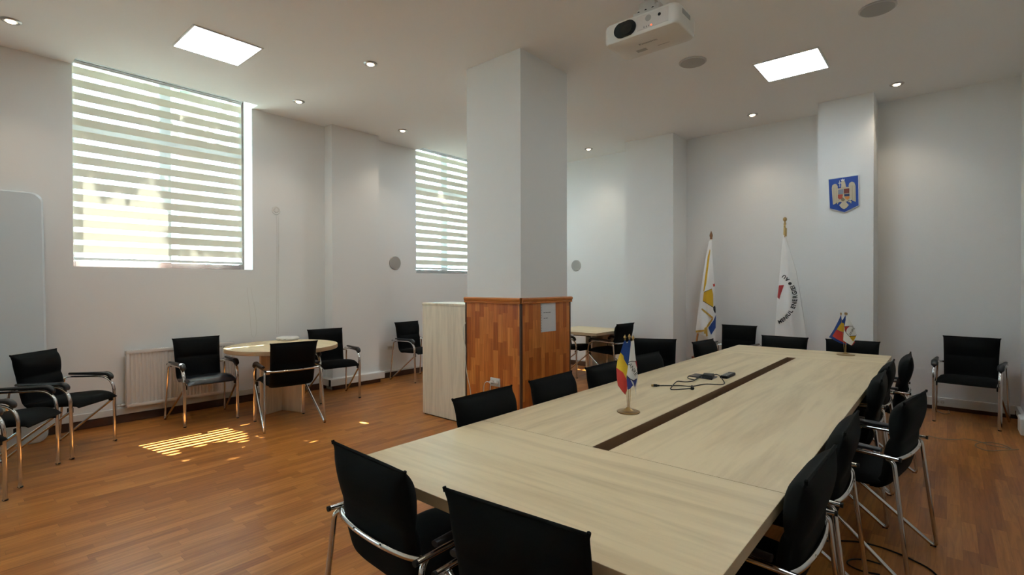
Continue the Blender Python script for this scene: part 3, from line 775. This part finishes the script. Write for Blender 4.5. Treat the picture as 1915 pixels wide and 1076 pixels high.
p1 = at_y(1757, 748, YE - .034); socket('trunking_socket', 'white socket on the trunking beside the corner chair', (p1.x, YE - .034, .092), 0, .10, .07, 2)
for k, (dx, lab) in enumerate(((-.032, 'white cord with plug in the column socket, outer loop'), (.030, 'white cord with plug in the column socket, inner loop'))):
    x = -3.318 + dx
    t = thing('plugged_lead', lab, 'cord', (x, CY0 - .013, .5), group='cords plugged into the column socket')
    bm = new(); lathe(bm, [(.017, 0), (.019, -.006), (.019, -.022), (.010, -.036)], (0, 0, 0), 1, 14); obj('plug', bm, WHITEP, t, 40)
    bm = new(); tube(bm, smooth_path([(0, -.034, 0), (-.03, -.052, .006), (-.065 + .02 * k, -.045, -.03), (-.088 + .025 * k, -.03, -.11), (-.095 + .03 * k, -.02, -.25), (-.12 + .03 * k, -.02, -.42), (-.20, -.03, -.494)], 6), .0035, seg=6); obj('wire', bm, WHITEP, t, 60)
bm = new(); q = [(870.5, 604), (867, 614), (867.5, 634), (871, 652), (870.5, 672), (873, 698), (878, 722), (881, 742)]
tube(bm, smooth_path([at_y(a, b, 3.592) for a, b in q] + [Vector((-3.60, 3.59, .10)), Vector((-3.56, 3.585, .005))], 6), .004, seg=6)
tag(obj('cable', bm, OFFW, smooth=60), 'pale cable hanging down the gap between cabinet and clad column', 'cable')

t = thing('notice', 'printed sheet in a clear sleeve on the wood-clad column', 'notice', (CX1 + .001, 4.022, 1.122))
bm = new(); box(bm, 0, .0016, -.122, .122, -.142, .145); 
for v in bm.verts:
    if v.co.z < 0: v.co.y += .006
obj('sheet', bm, PAPER, t)
bm = new(); box(bm, .0018, .0026, -.122, -.100, -.14, .143); obj('binding_strip', bm, WHITEP, t)
bm = new()
for k in range(11): box(bm, .0028, .0034, -.117, -.112, -.13 + k * .025, -.122 + k * .025)
obj('punch_hole', bm, GREYINK, t)
bm = new()
def words(z, y0, ws):
    y = y0
    for w in ws: box(bm, .0022, .0028, y, y + w, z, z + .006); y += w + .006
words(.045, -.08, (.03, .022, .018, .03)); words(-.010, -.075, (.028, .03))
obj('lettering', bm, GREYINK, t)

p = at_x(516, 394, XL)
t = thing('wall_hook', 'small white ring bracket on the wall right of the sunny window', 'bracket', (XL, p.y, p.z))
bm = new(); lathe(bm, [(.055, 0), (.053, .006), (.046, .009), (.036, .005), (.030, .005), (.026, .010), (.018, .011)], axis=0, seg=24); obj('rosette', bm, HOOK, t, 40)
bm = new(); tube(bm, smooth_path([(.016, 0, -.05), (.008, .006, -.3), (.006, .004, -.9), (.007, .0, -1.3), (.006, -.002, -1.6)], 5), .0018, seg=5); tube(bm, smooth_path([(.016, .02, -.05), (.008, .028, -.3), (.006, .026, -.9), (.007, .022, -1.3), (.006, .02, -1.6)], 5), .0018, seg=5)
obj('cord', bm, HOOK, t, 60)

# ------------------------------------------------------------------ things lying on the long table
TZ = .7545
t = thing('video_cable', 'thin black cable with gold-tipped plug looping over the long table', 'cable', (0, 0, 0))
pa = [(1233, 721.4), (1246, 721.5), (1258, 721.6), (1272, 721.6), (1285, 722.6), (1297, 722.6), (1310, 720), (1322, 718.6), (1338, 719.5), (1350, 719.5), (1355, 717), (1352, 711), (1347, 704.5), (1341, 700.6), (1334, 701.5), (1329, 704)]
pb = [(1331, 703), (1322, 702), (1310, 703.5), (1302, 709), (1298, 712.2), (1290, 714), (1280, 714.6), (1268, 713.4), (1262, 717), (1257, 723), (1254, 727.5), (1259, 729), (1275, 728.2), (1292, 727)]
pc = [(1288, 704.5), (1286, 707), (1292, 709.5), (1300, 710.5), (1308, 706)]
bm = new()
for q, dz in ((pa, 0), (pb, .004), (pc, .002)): tube(bm, smooth_path([at_z(a, b, TZ + dz) for a, b in q], 5), .0034, seg=7)
obj('wire', bm, BLACKP, t, 60)
e0, e1 = at_z(1233, 721.6, TZ + .004), at_z(1222, 721.2, TZ + .004)
bm = new(); tube(bm, [e0, e0.lerp(e1, .35)], .006, seg=8); tube(bm, [e0.lerp(e1, .35), e1], .0095, .0065, seg=8); pl = obj('plug', bm, BLACKP, t, 40)
bm = new(); tube(bm, [e1, e1 + (e1 - e0).normalized() * .014], .007, .003, seg=8); obj('plug_tip', bm, BRASS, pl, 40)
e0 = at_z(1292, 726.6, TZ + .004)
bm = new(); tube(bm, [e0, at_z(1297, 727.2, TZ + .004)], .011, .009, seg=10); tube(bm, [at_z(1294, 722.5, TZ + .012), at_z(1296.5, 727, TZ + .012)], .007, seg=8); obj('ferrite', bm, BLACKP, t, 40)
a, b, c, d = at_z(1285, 704.5, .75), at_z(1299, 699.8, .75), at_z(1343, 705.5, .75), at_z(1331, 711.2, .75)
bm = new()
def quadslab(q, z0, z1, bulge=0):
    lo = [bm.verts.new((p.x, p.y, z0)) for p in q]; cn = sum((p for p in q), Vector()) / 4
    hi = [bm.verts.new((p.x * .9 + cn.x * .1, p.y * .9 + cn.y * .1, z1)) for p in q]
    bm.faces.new(list(reversed(lo))); bm.faces.new(hi)
    for k in range(4): bm.faces.new((lo[k], lo[(k + 1) % 4], hi[(k + 1) % 4], hi[k]))
quadslab((a, b, c, d), .7505, .757); tag(obj('plastic_sleeve', bm, mat('dark_glossy_sleeve', (.02, .017, .025), .18)), 'dark glossy flat sleeve lying under the cable loops on the long table', 'pouch')
bm = new(); q = [at_z(1313, 705.8, .757), at_z(1316, 702.5, .757), at_z(1336, 703.8, .757), at_z(1333, 709.2, .757)]; quadslab(q, .7575, .777); tag(obj('adapter', bm, BLACKP), 'small black adapter block on the dark sleeve', 'adapter')
a, b = at_z(1353, 706.0, .76), at_z(1369, 698.6, .76)
dr = (b - a); L = dr.length
t = thing('remote_control', 'small dark remote control lying beside the cable slot', 'remote', ((a.x + b.x) / 2, (a.y + b.y) / 2, .75), math.atan2(dr.y, dr.x))
bm = new(); box(bm, -L / 2, L / 2, -.027, .027, 0, .020, .006); obj('shell', bm, BLACKP, t)
bm = new()
for i in range(5):
    for j in range(3): box(bm, -L / 2 + .02 + i * .03, -L / 2 + .034 + i * .03, -.019 + j * .014, -.010 + j * .014, .020, .022)
obj('keypad', bm, GREYM, t)

# floor cords in the dim corner
bm = new(); q = [(1735, 815), (1760, 821), (1785, 822.5), (1806, 821.5), (1830, 826), (1852, 833), (1876, 837), (1890, 839), (1880, 834), (1860, 829), (1836, 828), (1824, 832), (1830, 838), (1850, 843.5), (1880, 842), (1905, 841)]
tube(bm, smooth_path([at_z(a, b, .004) for a, b in q], 6), .0035, seg=6); tag(obj('extension_cord', bm, CORDG, smooth=60), 'thin grey cord looped on the floor before the corner chair', 'cord')
bm = new(); q = [(1745, 757), (1752, 763), (1764, 769), (1776, 768), (1773, 762)]
tube(bm, smooth_path([at_y(1752, 750, YE - .05)] + [at_z(a, b + 5, .004) for a, b in q], 6), .004, seg=6); tag(obj('socket_lead', bm, CORDG, smooth=60), 'short pale lead curling on the floor below the trunking socket', 'cord')
bm = new(); q = [(1520, 1013), (1560, 1012), (1600, 1013.5), (1640, 1022), (1680, 1036), (1715, 1052), (1740, 1066), (1760, 1085)]
tube(bm, smooth_path([at_z(a, b, .005) for a, b in q], 6), .0045, seg=6)
q = [(1645, 1075), (1610, 1068), (1585, 1055), (1592, 1047), (1620, 1048), (1660, 1060)]
tube(bm, smooth_path([at_z(a, b, .005) for a, b in q], 6), .004, seg=6)
tag(obj('floor_cable', bm, BLACKP, smooth=60), 'black cable sweeping over the dark floor under the table chairs', 'cable')

# ------------------------------------------------------------------ emblem on the pillar
EY = 7.13
t = thing('coat_of_arms', 'blue shield-shaped crest with a pale eagle, high on the pillar', 'emblem', (-.93, EY, 2.50))
def ez(poly): return [(lambda p: (p.x + .93, p.z - 2.50))(at_y(1500 + a / 8.97, 300 + b / 8.97, EY)) for a, b in poly]
def e3(a, b, q): return Vector((a, -q, b))
out = ez([(450, 328), (942, 256), (950, 758), (714, 872), (472, 808)])
cn = (sum(a for a, b in out) / 5, sum(b for a, b in out) / 5)
def grow(poly, k): return [(cn[0] + (a - cn[0]) * k, cn[1] + (b - cn[1]) * k) for a, b in poly]
bm = new(); slab(bm, grow(out, 1.045), e3, 0, .016); obj('rim', bm, SILVER, t)
bm = new(); slab(bm, out, e3, .016, .020); obj('field', bm, BLUEE, t)
bm = new()
slab(bm, ez([(505, 470), (515, 425), (545, 405), (580, 405), (603, 440), (607, 640), (603, 700), (560, 735), (525, 750), (510, 560)]), e3, .02, .030)
slab(bm, ez([(785, 430), (800, 385), (840, 365), (880, 378), (900, 430), (906, 702), (850, 680), (805, 640), (800, 470)]), e3, .02, .030)
slab(bm, ez([(600, 480), (660, 470), (740, 455), (802, 450), (806, 660), (770, 690), (700, 710), (640, 700), (600, 660)]), e3, .02, .028)
slab(bm, ez([(660, 470), (668, 410), (655, 392), (672, 360), (700, 345), (722, 360), (735, 410), (745, 465)]), e3, .02, .036)
slab(bm, ez([(628, 760), (690, 694), (730, 692), (790, 755), (752, 800), (708, 825), (668, 805)]), e3, .02, .030)
for q in (((585, 690), (640, 668), (655, 700), (618, 708), (598, 745)), ((772, 700), (806, 672), (836, 692), (826, 732), (808, 708))): slab(bm, ez(q), e3, .0195, .0262)
eg = obj('eagle', bm, GILT, t)
bm = new()
for x in (530, 553, 577): slab(bm, ez([(x, 470), (x + 5, 470), (x + 6, 720), (x + 1, 722)]), e3, .03, .032)
for x in (825, 850, 876): slab(bm, ez([(x, 430), (x + 5, 430), (x + 7, 672), (x + 2, 670)]), e3, .03, .032)
obj('feather_groove', bm, mat('dull_gilt', (.33, .27, .18), .5), eg)
bm = new(); slab(bm, ez([(631, 345), (639, 345), (642, 452), (634, 452)]), e3, .02, .026); slab(bm, ez([(614, 384), (656, 378), (657, 390), (615, 396)]), e3, .026, .030); slab(bm, ez([(664, 352), (658, 322), (674, 336), (688, 314), (702, 332), (718, 318), (714, 348)]), e3, .02, .034)
slab(bm, ez([(800, 655), (835, 650), (832, 668), (800, 672)]), e3, .028, .032); obj('sword_and_crown', bm, SILVER, t)
bm = new()
for q, k in ((((612, 500), (700, 488), (700, 568), (612, 574)), 0), (((706, 486), (798, 474), (800, 556), (706, 566)), 1), (((608, 582), (692, 576), (680, 645), (640, 662), (608, 640)), 2), (((710, 574), (802, 564), (802, 604), (716, 612)), 3), (((716, 615), (802, 607), (802, 640), (770, 668), (735, 655)), 4), (((660, 655), (690, 625), (730, 668), (700, 692), (668, 688)), 5)):
    slab(bm, ez(q), e3, .028, .031, mi=k)
obj('quartered_shield', bm, [mat('enamel_grey', (.20, .22, .27), .4), mat('enamel_maroon', (.15, .018, .012), .4), mat('enamel_red', (.36, .05, .03), .4), mat('enamel_navy', (.01, .03, .12), .4), mat('enamel_orange', (.55, .20, .04), .4), mat('enamel_olive', (.20, .17, .10), .4)], t)

# ------------------------------------------------------------------ flags
def patch(bm, poly, to3, mi, off=0.0, step=4.0, thick=0.0):
    """cloth piece: polygon cut into a grid and draped by to3(x, y, off)"""
    b = bmesh.new(); f = b.faces.new([b.verts.new((x, y, 0)) for x, y in poly]); bmesh.ops.triangulate(b, faces=[f])
    x0, x1 = min(p[0] for p in poly), max(p[0] for p in poly); y0, y1 = min(p[1] for p in poly), max(p[1] for p in poly)
    for ax, lo, hi in ((0, x0, x1), (1, y0, y1)):
        v = math.floor(lo / step) * step + step
        while v < hi:
            co = (v, 0, 0) if ax == 0 else (0, v, 0); no = (1, 0, 0) if ax == 0 else (0, 1, 0)
            bmesh.ops.bisect_plane(b, geom=b.verts[:] + b.edges[:] + b.faces[:], dist=1e-5, plane_co=co, plane_no=no); v += step
    bmesh.ops.remove_doubles(b, verts=b.verts, dist=1e-4)
    mp = {v: bm.verts.new(to3(v.co.x, v.co.y, off)) for v in b.verts}; nf = []
    for f in b.faces:
        q = bm.faces.new([mp[v] for v in f.verts]); q.material_index = mi; nf.append(q)
    if thick:
        mb = {v: bm.verts.new(to3(v.co.x, v.co.y, off - thick)) for v in b.verts}
        for f in b.faces: q = bm.faces.new([mb[v] for v in reversed(f.verts)]); q.material_index = mi
        for e in b.edges:
            if len(e.link_faces) == 1: q = bm.faces.new((mp[e.verts[0]], mp[e.verts[1]], mb[e.verts[1]], mb[e.verts[0]])); q.material_index = mi
    b.free()

def desk_map(base, ox, oy, sc, fold):
    n = Vector((-base.x, -base.y, 0)).normalized()
    def f(a, b, off):
        d = _ray(ox + a / sc, oy + b / sc); p0 = base + n * (off + fold(a, b)); k = (p0 - EYE).dot(n) / d.dot(n)
        return EYE + d * k - base
    return f

def desk_stand(label, base, rb, poles, fins):
    t = thing('desk_flag_stand', label, 'flag stand', tuple(base))
    bm = new(); lathe(bm, [(rb * .94, 0), (rb, .003), (rb, .006), (rb * .82, .010), (rb * .76, .009), (rb * .45, .014), (rb * .25, .020), (rb * .15, .026), (.006, .028)], seg=32); obj('base', bm, BRASS, t, 50)
    for q in poles:
        bm = new(); o_ = Vector((q.x * .25, q.y * .25, .022)); tube(bm, smooth_path([o_, o_.lerp(q, .5), q], 4), .0018, seg=8); pl = obj('pole', bm, BRASS, t, 60)
        bm = new(); lathe(bm, [(.003, -.004), (.006, 0), (.0035, .003), (.008, .009), (.0075, .013), (.004, .021), (.0015, .026)], tuple(q), seg=12); obj('finial', bm, BRASS, pl, 50)
    return t

# stand nearer to the camera
B1 = Vector((-1.318, 2.500, .75))
m1 = desk_map(B1, 1140, 620, 6.33, lambda a, b: .014 * math.sin((a - 90) / (26 + b * .03)) - .00002 * b)
t = desk_stand('brass desk flag stand beside the cable slot, its tricolour hanging red to the table', B1, .062, [m1(182, 96, -.006), m1(234, 88, -.022), m1(278, 104, -.006)], None)
bm = new()
patch(bm, [(182, 104), (170, 118), (128, 250), (92, 350), (80, 430), (85, 560), (98, 640), (150, 712), (187, 752), (206, 690), (212, 600), (216, 440), (250, 250), (250, 120), (238, 98), (228, 104), (210, 150)], m1, 0, 0, 6, .002)
patch(bm, [(128, 250), (165, 290), (170, 330), (216, 410), (212, 520), (200, 572), (165, 612), (160, 490), (80, 432), (92, 350)], m1, 1, .0030, 6)
patch(bm, [(80, 430), (160, 488), (165, 610), (200, 570), (212, 600), (206, 690), (187, 752), (150, 712), (98, 640), (85, 560)], m1, 2, .0048, 6)
obj('flag', bm, [BLUE, YEL, RED], t, 60)
w1 = desk_map(B1, 1140, 620, 6.33, lambda a, b: .008 + .010 * math.sin((a - 205) / (24 + b * .02)))
bm = new()
patch(bm, [(278, 108), (255, 118), (228, 350), (208, 480), (200, 525), (205, 600), (212, 690), (240, 684), (280, 640), (300, 690), (315, 762), (310, 700), (330, 600), (336, 540), (325, 450), (312, 350), (300, 250), (290, 112)], w1, 0, 0, 6, .002)
patch(bm, [(200, 532), (240, 560), (278, 640), (240, 683), (212, 690), (205, 600)], w1, 1, .0030, 6); patch(bm, [(250, 566), (285, 578), (326, 556), (318, 600), (300, 668), (285, 610)], w1, 1, .0030, 6)
patch(bm, [(302, 350), (318, 350), (330, 440), (322, 430)], w1, 2, .0030, 6)
patch(bm, [(226, 362), (240, 355), (262, 352), (310, 352), (310, 360), (262, 360), (242, 364), (224, 374)], w1, 3, .0052, 6)
patch(bm, [(203, 518), (222, 540), (250, 564), (285, 578), (320, 562), (320, 570), (285, 588), (248, 574), (220, 552), (202, 530)], w1, 3, .0052, 6)
c_, s_ = math.cos(math.radians(-52)), math.sin(math.radians(-52))
add_text(bm, 'ANRE', 70, lambda x, y: w1(276 + (x * c_ - y * s_) * .78, 452 - (x * s_ + y * c_), .0042), 3)
obj('flag', bm, [WHT, mat('flag_violet_blue', (.02, .03, .19), .6), REDINK, INK], t, 60)

# stand at the head of the table
B2 = Vector((-.752, 5.862, .75))
m2 = desk_map(B2, 1520, 560, 7.683, lambda a, b: .016 * math.sin((a - 240) / 48))
t = desk_stand('brass desk flag stand at the head of the table, before the pillar with the crest', B2, .078, [m2(405, 226, -.004), m2(466, 222, -.02), m2(488, 226, .012)], None)
bm = new()
patch(bm, [(405, 226), (372, 300), (300, 440), (232, 545), (292, 580), (380, 625), (450, 648), (492, 655), (500, 560), (470, 420), (474, 230), (458, 250), (428, 300), (414, 285)], m2, 0, 0, 9, .003)
patch(bm, [(412, 335), (448, 346), (450, 440), (440, 476), (343, 436), (378, 380)], m2, 1, .004, 9)
patch(bm, [(340, 440), (440, 480), (452, 560), (480, 646), (450, 625), (360, 580), (280, 530)], m2, 2, .0062, 9)
obj('flag', bm, [BLUE, YELD, RED], t, 60)
w2 = desk_map(B2, 1520, 560, 7.683, lambda a, b: .018 + .010 * math.sin((a - 440) / 40))
bm = new()
patch(bm, [(488, 228), (474, 290), (455, 385), (444, 480), (437, 592), (490, 628), (555, 664), (580, 630), (600, 598), (632, 510), (600, 430), (580, 388), (545, 330), (515, 275)], w2, 0, 0, 9, .003)
patch(bm, [(455, 390), (532, 387), (498, 418), (484, 445), (480, 476), (458, 432)], w2, 1, .004, 9)
patch(bm, [(524, 531), (570, 528), (624, 530), (600, 575), (580, 606), (548, 570)], w2, 2, .004, 9)
patch(bm, [(556, 663), (600, 600), (606, 620), (572, 660)], w2, 1, .004, 9)
patch(bm, [(455, 388), (520, 384), (580, 386), (582, 392), (520, 390), (456, 394)], w2, 3, .006, 9)
patch(bm, [(458, 432), (480, 476), (524, 529), (570, 526), (612, 524), (630, 506), (630, 514), (614, 532), (570, 533), (522, 536), (476, 482), (455, 440)], w2, 3, .006, 9)
c2_, s2_ = math.cos(math.radians(58)), math.sin(math.radians(58))
add_text(bm, 'ANRE', 52, lambda x, y: w2(563 + (x * c2_ - y * s2_) * .9, 462 - (x * s2_ + y * c2_), .006), 3)
obj('flag', bm, [WHT, REDINK, YELD, INK], t, 60)

# tall white flag with the ring of lettering
FX, FY = -1.640, 7.30
t = thing('standing_flag', 'tall white flag with a ring of black letters, gold-tipped pole', 'flag', (FX, FY, 0))
lean = Vector((.022, 0, 0))
bm = new(); tube(bm, [(-.02, .0, .04), (.028, .03, 2.24)], .0125, seg=12); pl = obj('pole', bm, GOLDP, t, 60)
bm = new(); lathe(bm, [(.010, 2.22), (.018, 2.225), (.012, 2.235), (.012, 2.25), (.008, 2.256), (.020, 2.272), (.024, 2.29), (.018, 2.308), (.004, 2.316)], (.030, .03, 0), seg=16); obj('finial', bm, BRASS, pl, 50)
bm = new(); tube(bm, smooth_path([(.028, .012, 2.20), (.05, -.01, 2.15), (.045, -.005, 2.10), (.02, .0, 2.02)], 5), .006, seg=6); tube(bm, [(.052, -.012, 2.17), (.05, -.01, 2.06)], .010, .006, seg=8); obj('tassel_cord', bm, BRASS, t, 60)
bm = new(); lathe(bm, [(.17, 0), (.17, .02), (.13, .035), (.05, .05), (.022, .12), (.018, .16)], (-.02, 0, 0), seg=28); obj('base', bm, REDW, t, 40)
LE = [(2.08, .016), (1.90, .000), (1.60, -.022), (1.20, -.056), (.90, -.072), (.62, -.086)]
RE = [(2.08, .030), (1.90, .085), (1.60, .165), (1.20, .225), (.90, .265), (.62, .295)]
def lerp_tab(tab, z):
    for (a, x0), (b, x1) in zip(tab, tab[1:]):
        if z >= b: return x0 + (x1 - x0) * (a - z) / (a - b)
    return tab[-1][1]
def flag_y(x, z, front=True):
    l, r = lerp_tab(LE, z), lerp_tab(RE, z); u = min(max((x - l) / (r - l), 0), 1); s = min((2.1 - z) / 1.0, 1)
    b = (.075 * math.sin(PI * u) + .010 * math.sin(u * 11 + 1.0)) * s
    return -.004 - b if front else .030 * math.sin(PI * u) * s + .030
bm = new(); NU, NV = 26, 40; fr, bk = [], []
for j in range(NV + 1):
    z = 2.08 - (2.08 - .71) * j / NV; l, r = lerp_tab(LE, z), lerp_tab(RE, z); a, b = [], []
    for i in range(NU + 1):
        x = l + (r - l) * i / NU; zz = z - (.02 * (1 - i / NU) if j == NV else 0)
        a.append(bm.verts.new((x, flag_y(x, z), zz))); b.append(bm.verts.new((x, flag_y(x, z, False), zz)))
    fr.append(a); bk.append(b)
for j in range(NV):
    for i in range(NU):
        bm.faces.new((fr[j][i], fr[j + 1][i], fr[j + 1][i + 1], fr[j][i + 1])); bm.faces.new((bk[j][i], bk[j][i + 1], bk[j + 1][i + 1], bk[j + 1][i]))
    bm.faces.new((fr[j][0], bk[j][0], bk[j + 1][0], fr[j + 1][0])); bm.faces.new((fr[j][NU], fr[j + 1][NU], bk[j + 1][NU], bk[j][NU]))
fl = obj('flag', bm, WHT, t, 60)
bm = new()
CXF, CZF, RX, RZ = -.150, 1.262, .315, .345
def ring(s, ang, size, gap, backwards=False):
    """letters round the circle, tops to the centre, reading counter-clockwise; backwards: ang is where the text ends"""
    for chx in (reversed(s) if backwards else s):
        if chx == ' ': ang += (-1 if backwards else 1) * math.degrees(size * .30 / RX); continue
        vs, fs = text_geo(chx, size, .0022); wd = max(v[0] for v in vs) - min(v[0] for v in vs)
        step = math.degrees((wd + gap) / RX); a = math.radians(ang + (-.5 if backwards else .5) * step); ang += -step if backwards else step
        bv = []
        for x, y in vs:
            X = CXF + (RX - y) * math.cos(a) - x * math.sin(a); Zz = CZF + (RZ - y) * math.sin(a) + x * math.cos(a)
            bv.append((X, Zz))
        if min(X - lerp_tab(LE, Zz) for X, Zz in bv) < .001: continue
        vv = [bm.verts.new((X, flag_y(X, Zz) - .006, Zz)) for X, Zz in bv]
        for f in fs:
            try: bm.faces.new([vv[i] for i in f])
            except ValueError: pass
ring('DOMENIUL ENERGIEI', 27.5, .063, .005, True); ring('\u2022', 30.0, .14, .0); ring('AUTORITATEA', 39.5, .063, .005)
obj('lettering', bm, INK, fl)
bm = new(); patch(bm, [(-.030, 1.425), (.036, 1.430), (.014, 1.36), (-.006, 1.30), (-.020, 1.245), (-.046, 1.27)], lambda x, z, o: Vector((max(x, lerp_tab(LE, z) + .001), flag_y(max(x, lerp_tab(LE, z) + .001), z) - .005, z)), 0, 0, .015); obj('red_wedge', bm, REDINK, fl)

# leaning fringed flag in the corner
GY = 7.30
t = thing('fringed_flag', 'draped white satin flag with gold fringe, leaning in the corner', 'flag', (-2.70, GY, 0))
OF = Vector((-2.70, GY, 0))
pt_, pb_ = at_y(1330, 446, GY + .135) - OF, at_y(1298, 672, GY + .13) - OF
bm = new(); tube(bm, [pb_, pt_], .014, seg=12); pl = obj('pole', bm, POLEW, t, 60)
bm = new(); lathe(bm, [(.013, -.01), (.020, .0), (.016, .012), (.024, .035), (.020, .058), (.010, .085), (.003, .105)], tuple(pt_), seg=14); obj('finial', bm, mat('brown_finial', (.22, .10, .04), .4), pl, 50)
bm = new(); b0 = Vector((pb_.x - .005, pb_.y - .01, 0)); lathe(bm, [(.15, 0), (.15, .03), (.11, .05), (.05, .08), (.03, pb_.z), (.028, pb_.z + .04)], tuple(b0), seg=6); obj('base', bm, REDW, t, 30)
def gm(a, b, off):
    px, py = 1280 + a / 4.1385, 420 + b / 4.1385; s = min(max((b - 110) / 300, 0), 1)
    fold = .05 * math.sin((a - 150) / 17.0) * s
    return at_y(px, py, GY + .10 - .10 * s - fold * .6 - off) - OF
bm = new()
patch(bm, [(206, 112), (190, 130), (165, 260), (140, 420), (110, 640), (88, 815), (92, 840), (180, 870), (184, 930), (240, 930), (243, 700), (238, 600), (232, 480), (222, 330), (212, 190), (212, 118)], gm, 0, 0, 10, .012)
patch(bm, [(150, 522), (212, 497), (222, 540), (224, 640), (142, 590)], gm, 1, .004, 10)
patch(bm, [(185, 800), (226, 742), (243, 700), (242, 800), (206, 856)], gm, 2, .004, 10)
patch(bm, [(180, 250), (196, 190), (200, 200), (186, 320), (168, 460), (152, 522), (146, 515), (160, 400)], gm, 1, .003, 10)
patch(bm, [(220, 462), (234, 458), (236, 478), (224, 482)], gm, 3, .004, 10); patch(bm, [(222, 640), (236, 628), (240, 640), (230, 655), (242, 676), (238, 690), (224, 664)], gm, 4, .004, 10)
for q in ([(150, 522), (212, 497), (212, 500), (150, 526)], [(142, 590), (224, 640), (224, 645), (142, 595)]): patch(bm, q, gm, 4, .005, 10)
fl = obj('flag', bm, [WHT, YELD, BLUE, RED, INK], t, 60)
bm = new()
for q in ([(134, 648), (148, 658), (220, 716), (217, 730), (150, 678), (132, 660)], [(221, 717), (222, 734), (190, 786), (176, 800), (168, 796), (180, 772)], [(164, 792), (177, 796), (180, 866), (168, 868), (162, 830)], [(86, 822), (130, 818), (160, 812), (162, 826), (128, 834), (90, 838)]):
    patch(bm, q, gm, 0, .016, 10, .008)
obj('fringe', bm, FRINGE, fl)
bm = new(); g0 = gm(160, 815, .03); lathe(bm, [(.003, .03), (.012, .02), (.012, .0), (.017, -.05), (.015, -.055)], tuple(g0), seg=10); obj('tassel', bm, FRINGE, fl, 50)

# ------------------------------------------------------------------ outside: courtyard and a tree whose crown shades most of the windows
bm = new(); box(bm, -34, XO - .02, -22, 30, .55, .75); g_ = tag(obj('courtyard_ground', bm, GROUND), 'pale courtyard ground outside the windows', 'ground'); g_['kind'] = 'structure'
bm = new(); box(bm, XO - .02, XL, YN - 3, YN - .2, 0, H); box(bm, XO, XR + .2, YN - .2, YE + .2, H + .30, H + .5); struct(obj('trim_5', bm, WALL))
t = thing('tree', 'leafy green tree outside, glimpsed through the sheer bands of the blinds', 'tree', (-11.6, 3.4, .75))
OT = Vector((-11.6, 3.4, .75))
bm = new(); tube(bm, smooth_path([(0, 0, 0), (.1, .1, 2.2), (-.05, .2, 4.2), (.2, 0, 7.5)], 4), .17, seg=10)
for q in ((1.4, 1.8, 6.0), (1.2, -2.0, 5.6), (-1.5, .6, 6.6), (1.6, .2, 7.4), (.6, 4.0, 7.0), (1.2, -3.6, 7.2)): tube(bm, smooth_path([(0, .1, 3.2), (q[0] * .5, q[1] * .5, 4.8), q], 4), .06, seg=7)
obj('trunk', bm, BARK, t, 60)
rl = random.Random(3); bm = new(); n = 0
def sun_on_window(p):
    k = (-6.68 - p.x) / SUN_DIR.x; return p.y + SUN_DIR.y * k, p.z + SUN_DIR.z * k
while n < 7000:
    p = Vector((rl.uniform(-12.6, -8.3), rl.uniform(-6.0, 9.6), rl.uniform(4.3, 11.0)))
    y, z = sun_on_window(p)
    if z < 1.2 or z > 4.6: continue
    if p.z < 4.9 + .5 * math.sin(p.y * 1.7) + .3 * math.sin(p.y * 4.1): continue
    lit = (.85 < y < 1.83 and z < 2.57 + .03 * math.sin(y * 9)) or (.85 < y < 2.10 and 2.70 < z < 2.87) or (.9 < y < 2.42 and 1.6 < z < 1.90)
    if lit: continue
    if 5.9 < y < 6.3 and 2.6 < z < 3.0: continue
    s = rl.uniform(.10, .20); d1 = Vector((rl.gauss(0, 1), rl.gauss(0, 1), rl.gauss(0, .6))).normalized(); d2 = d1.cross(Vector((rl.gauss(0, 1), rl.gauss(0, 1), rl.gauss(0, 1)))).normalized(); q = p - OT
    bm.faces.new([bm.verts.new(q + d1 * s * a + d2 * s * b) for a, b in ((-1, 0), (-.3, .5), (.5, .4), (1, 0), (.5, -.4), (-.3, -.5))]); n += 1
fo = obj('foliage', bm, LEAF, t); fo['kind'] = 'stuff'
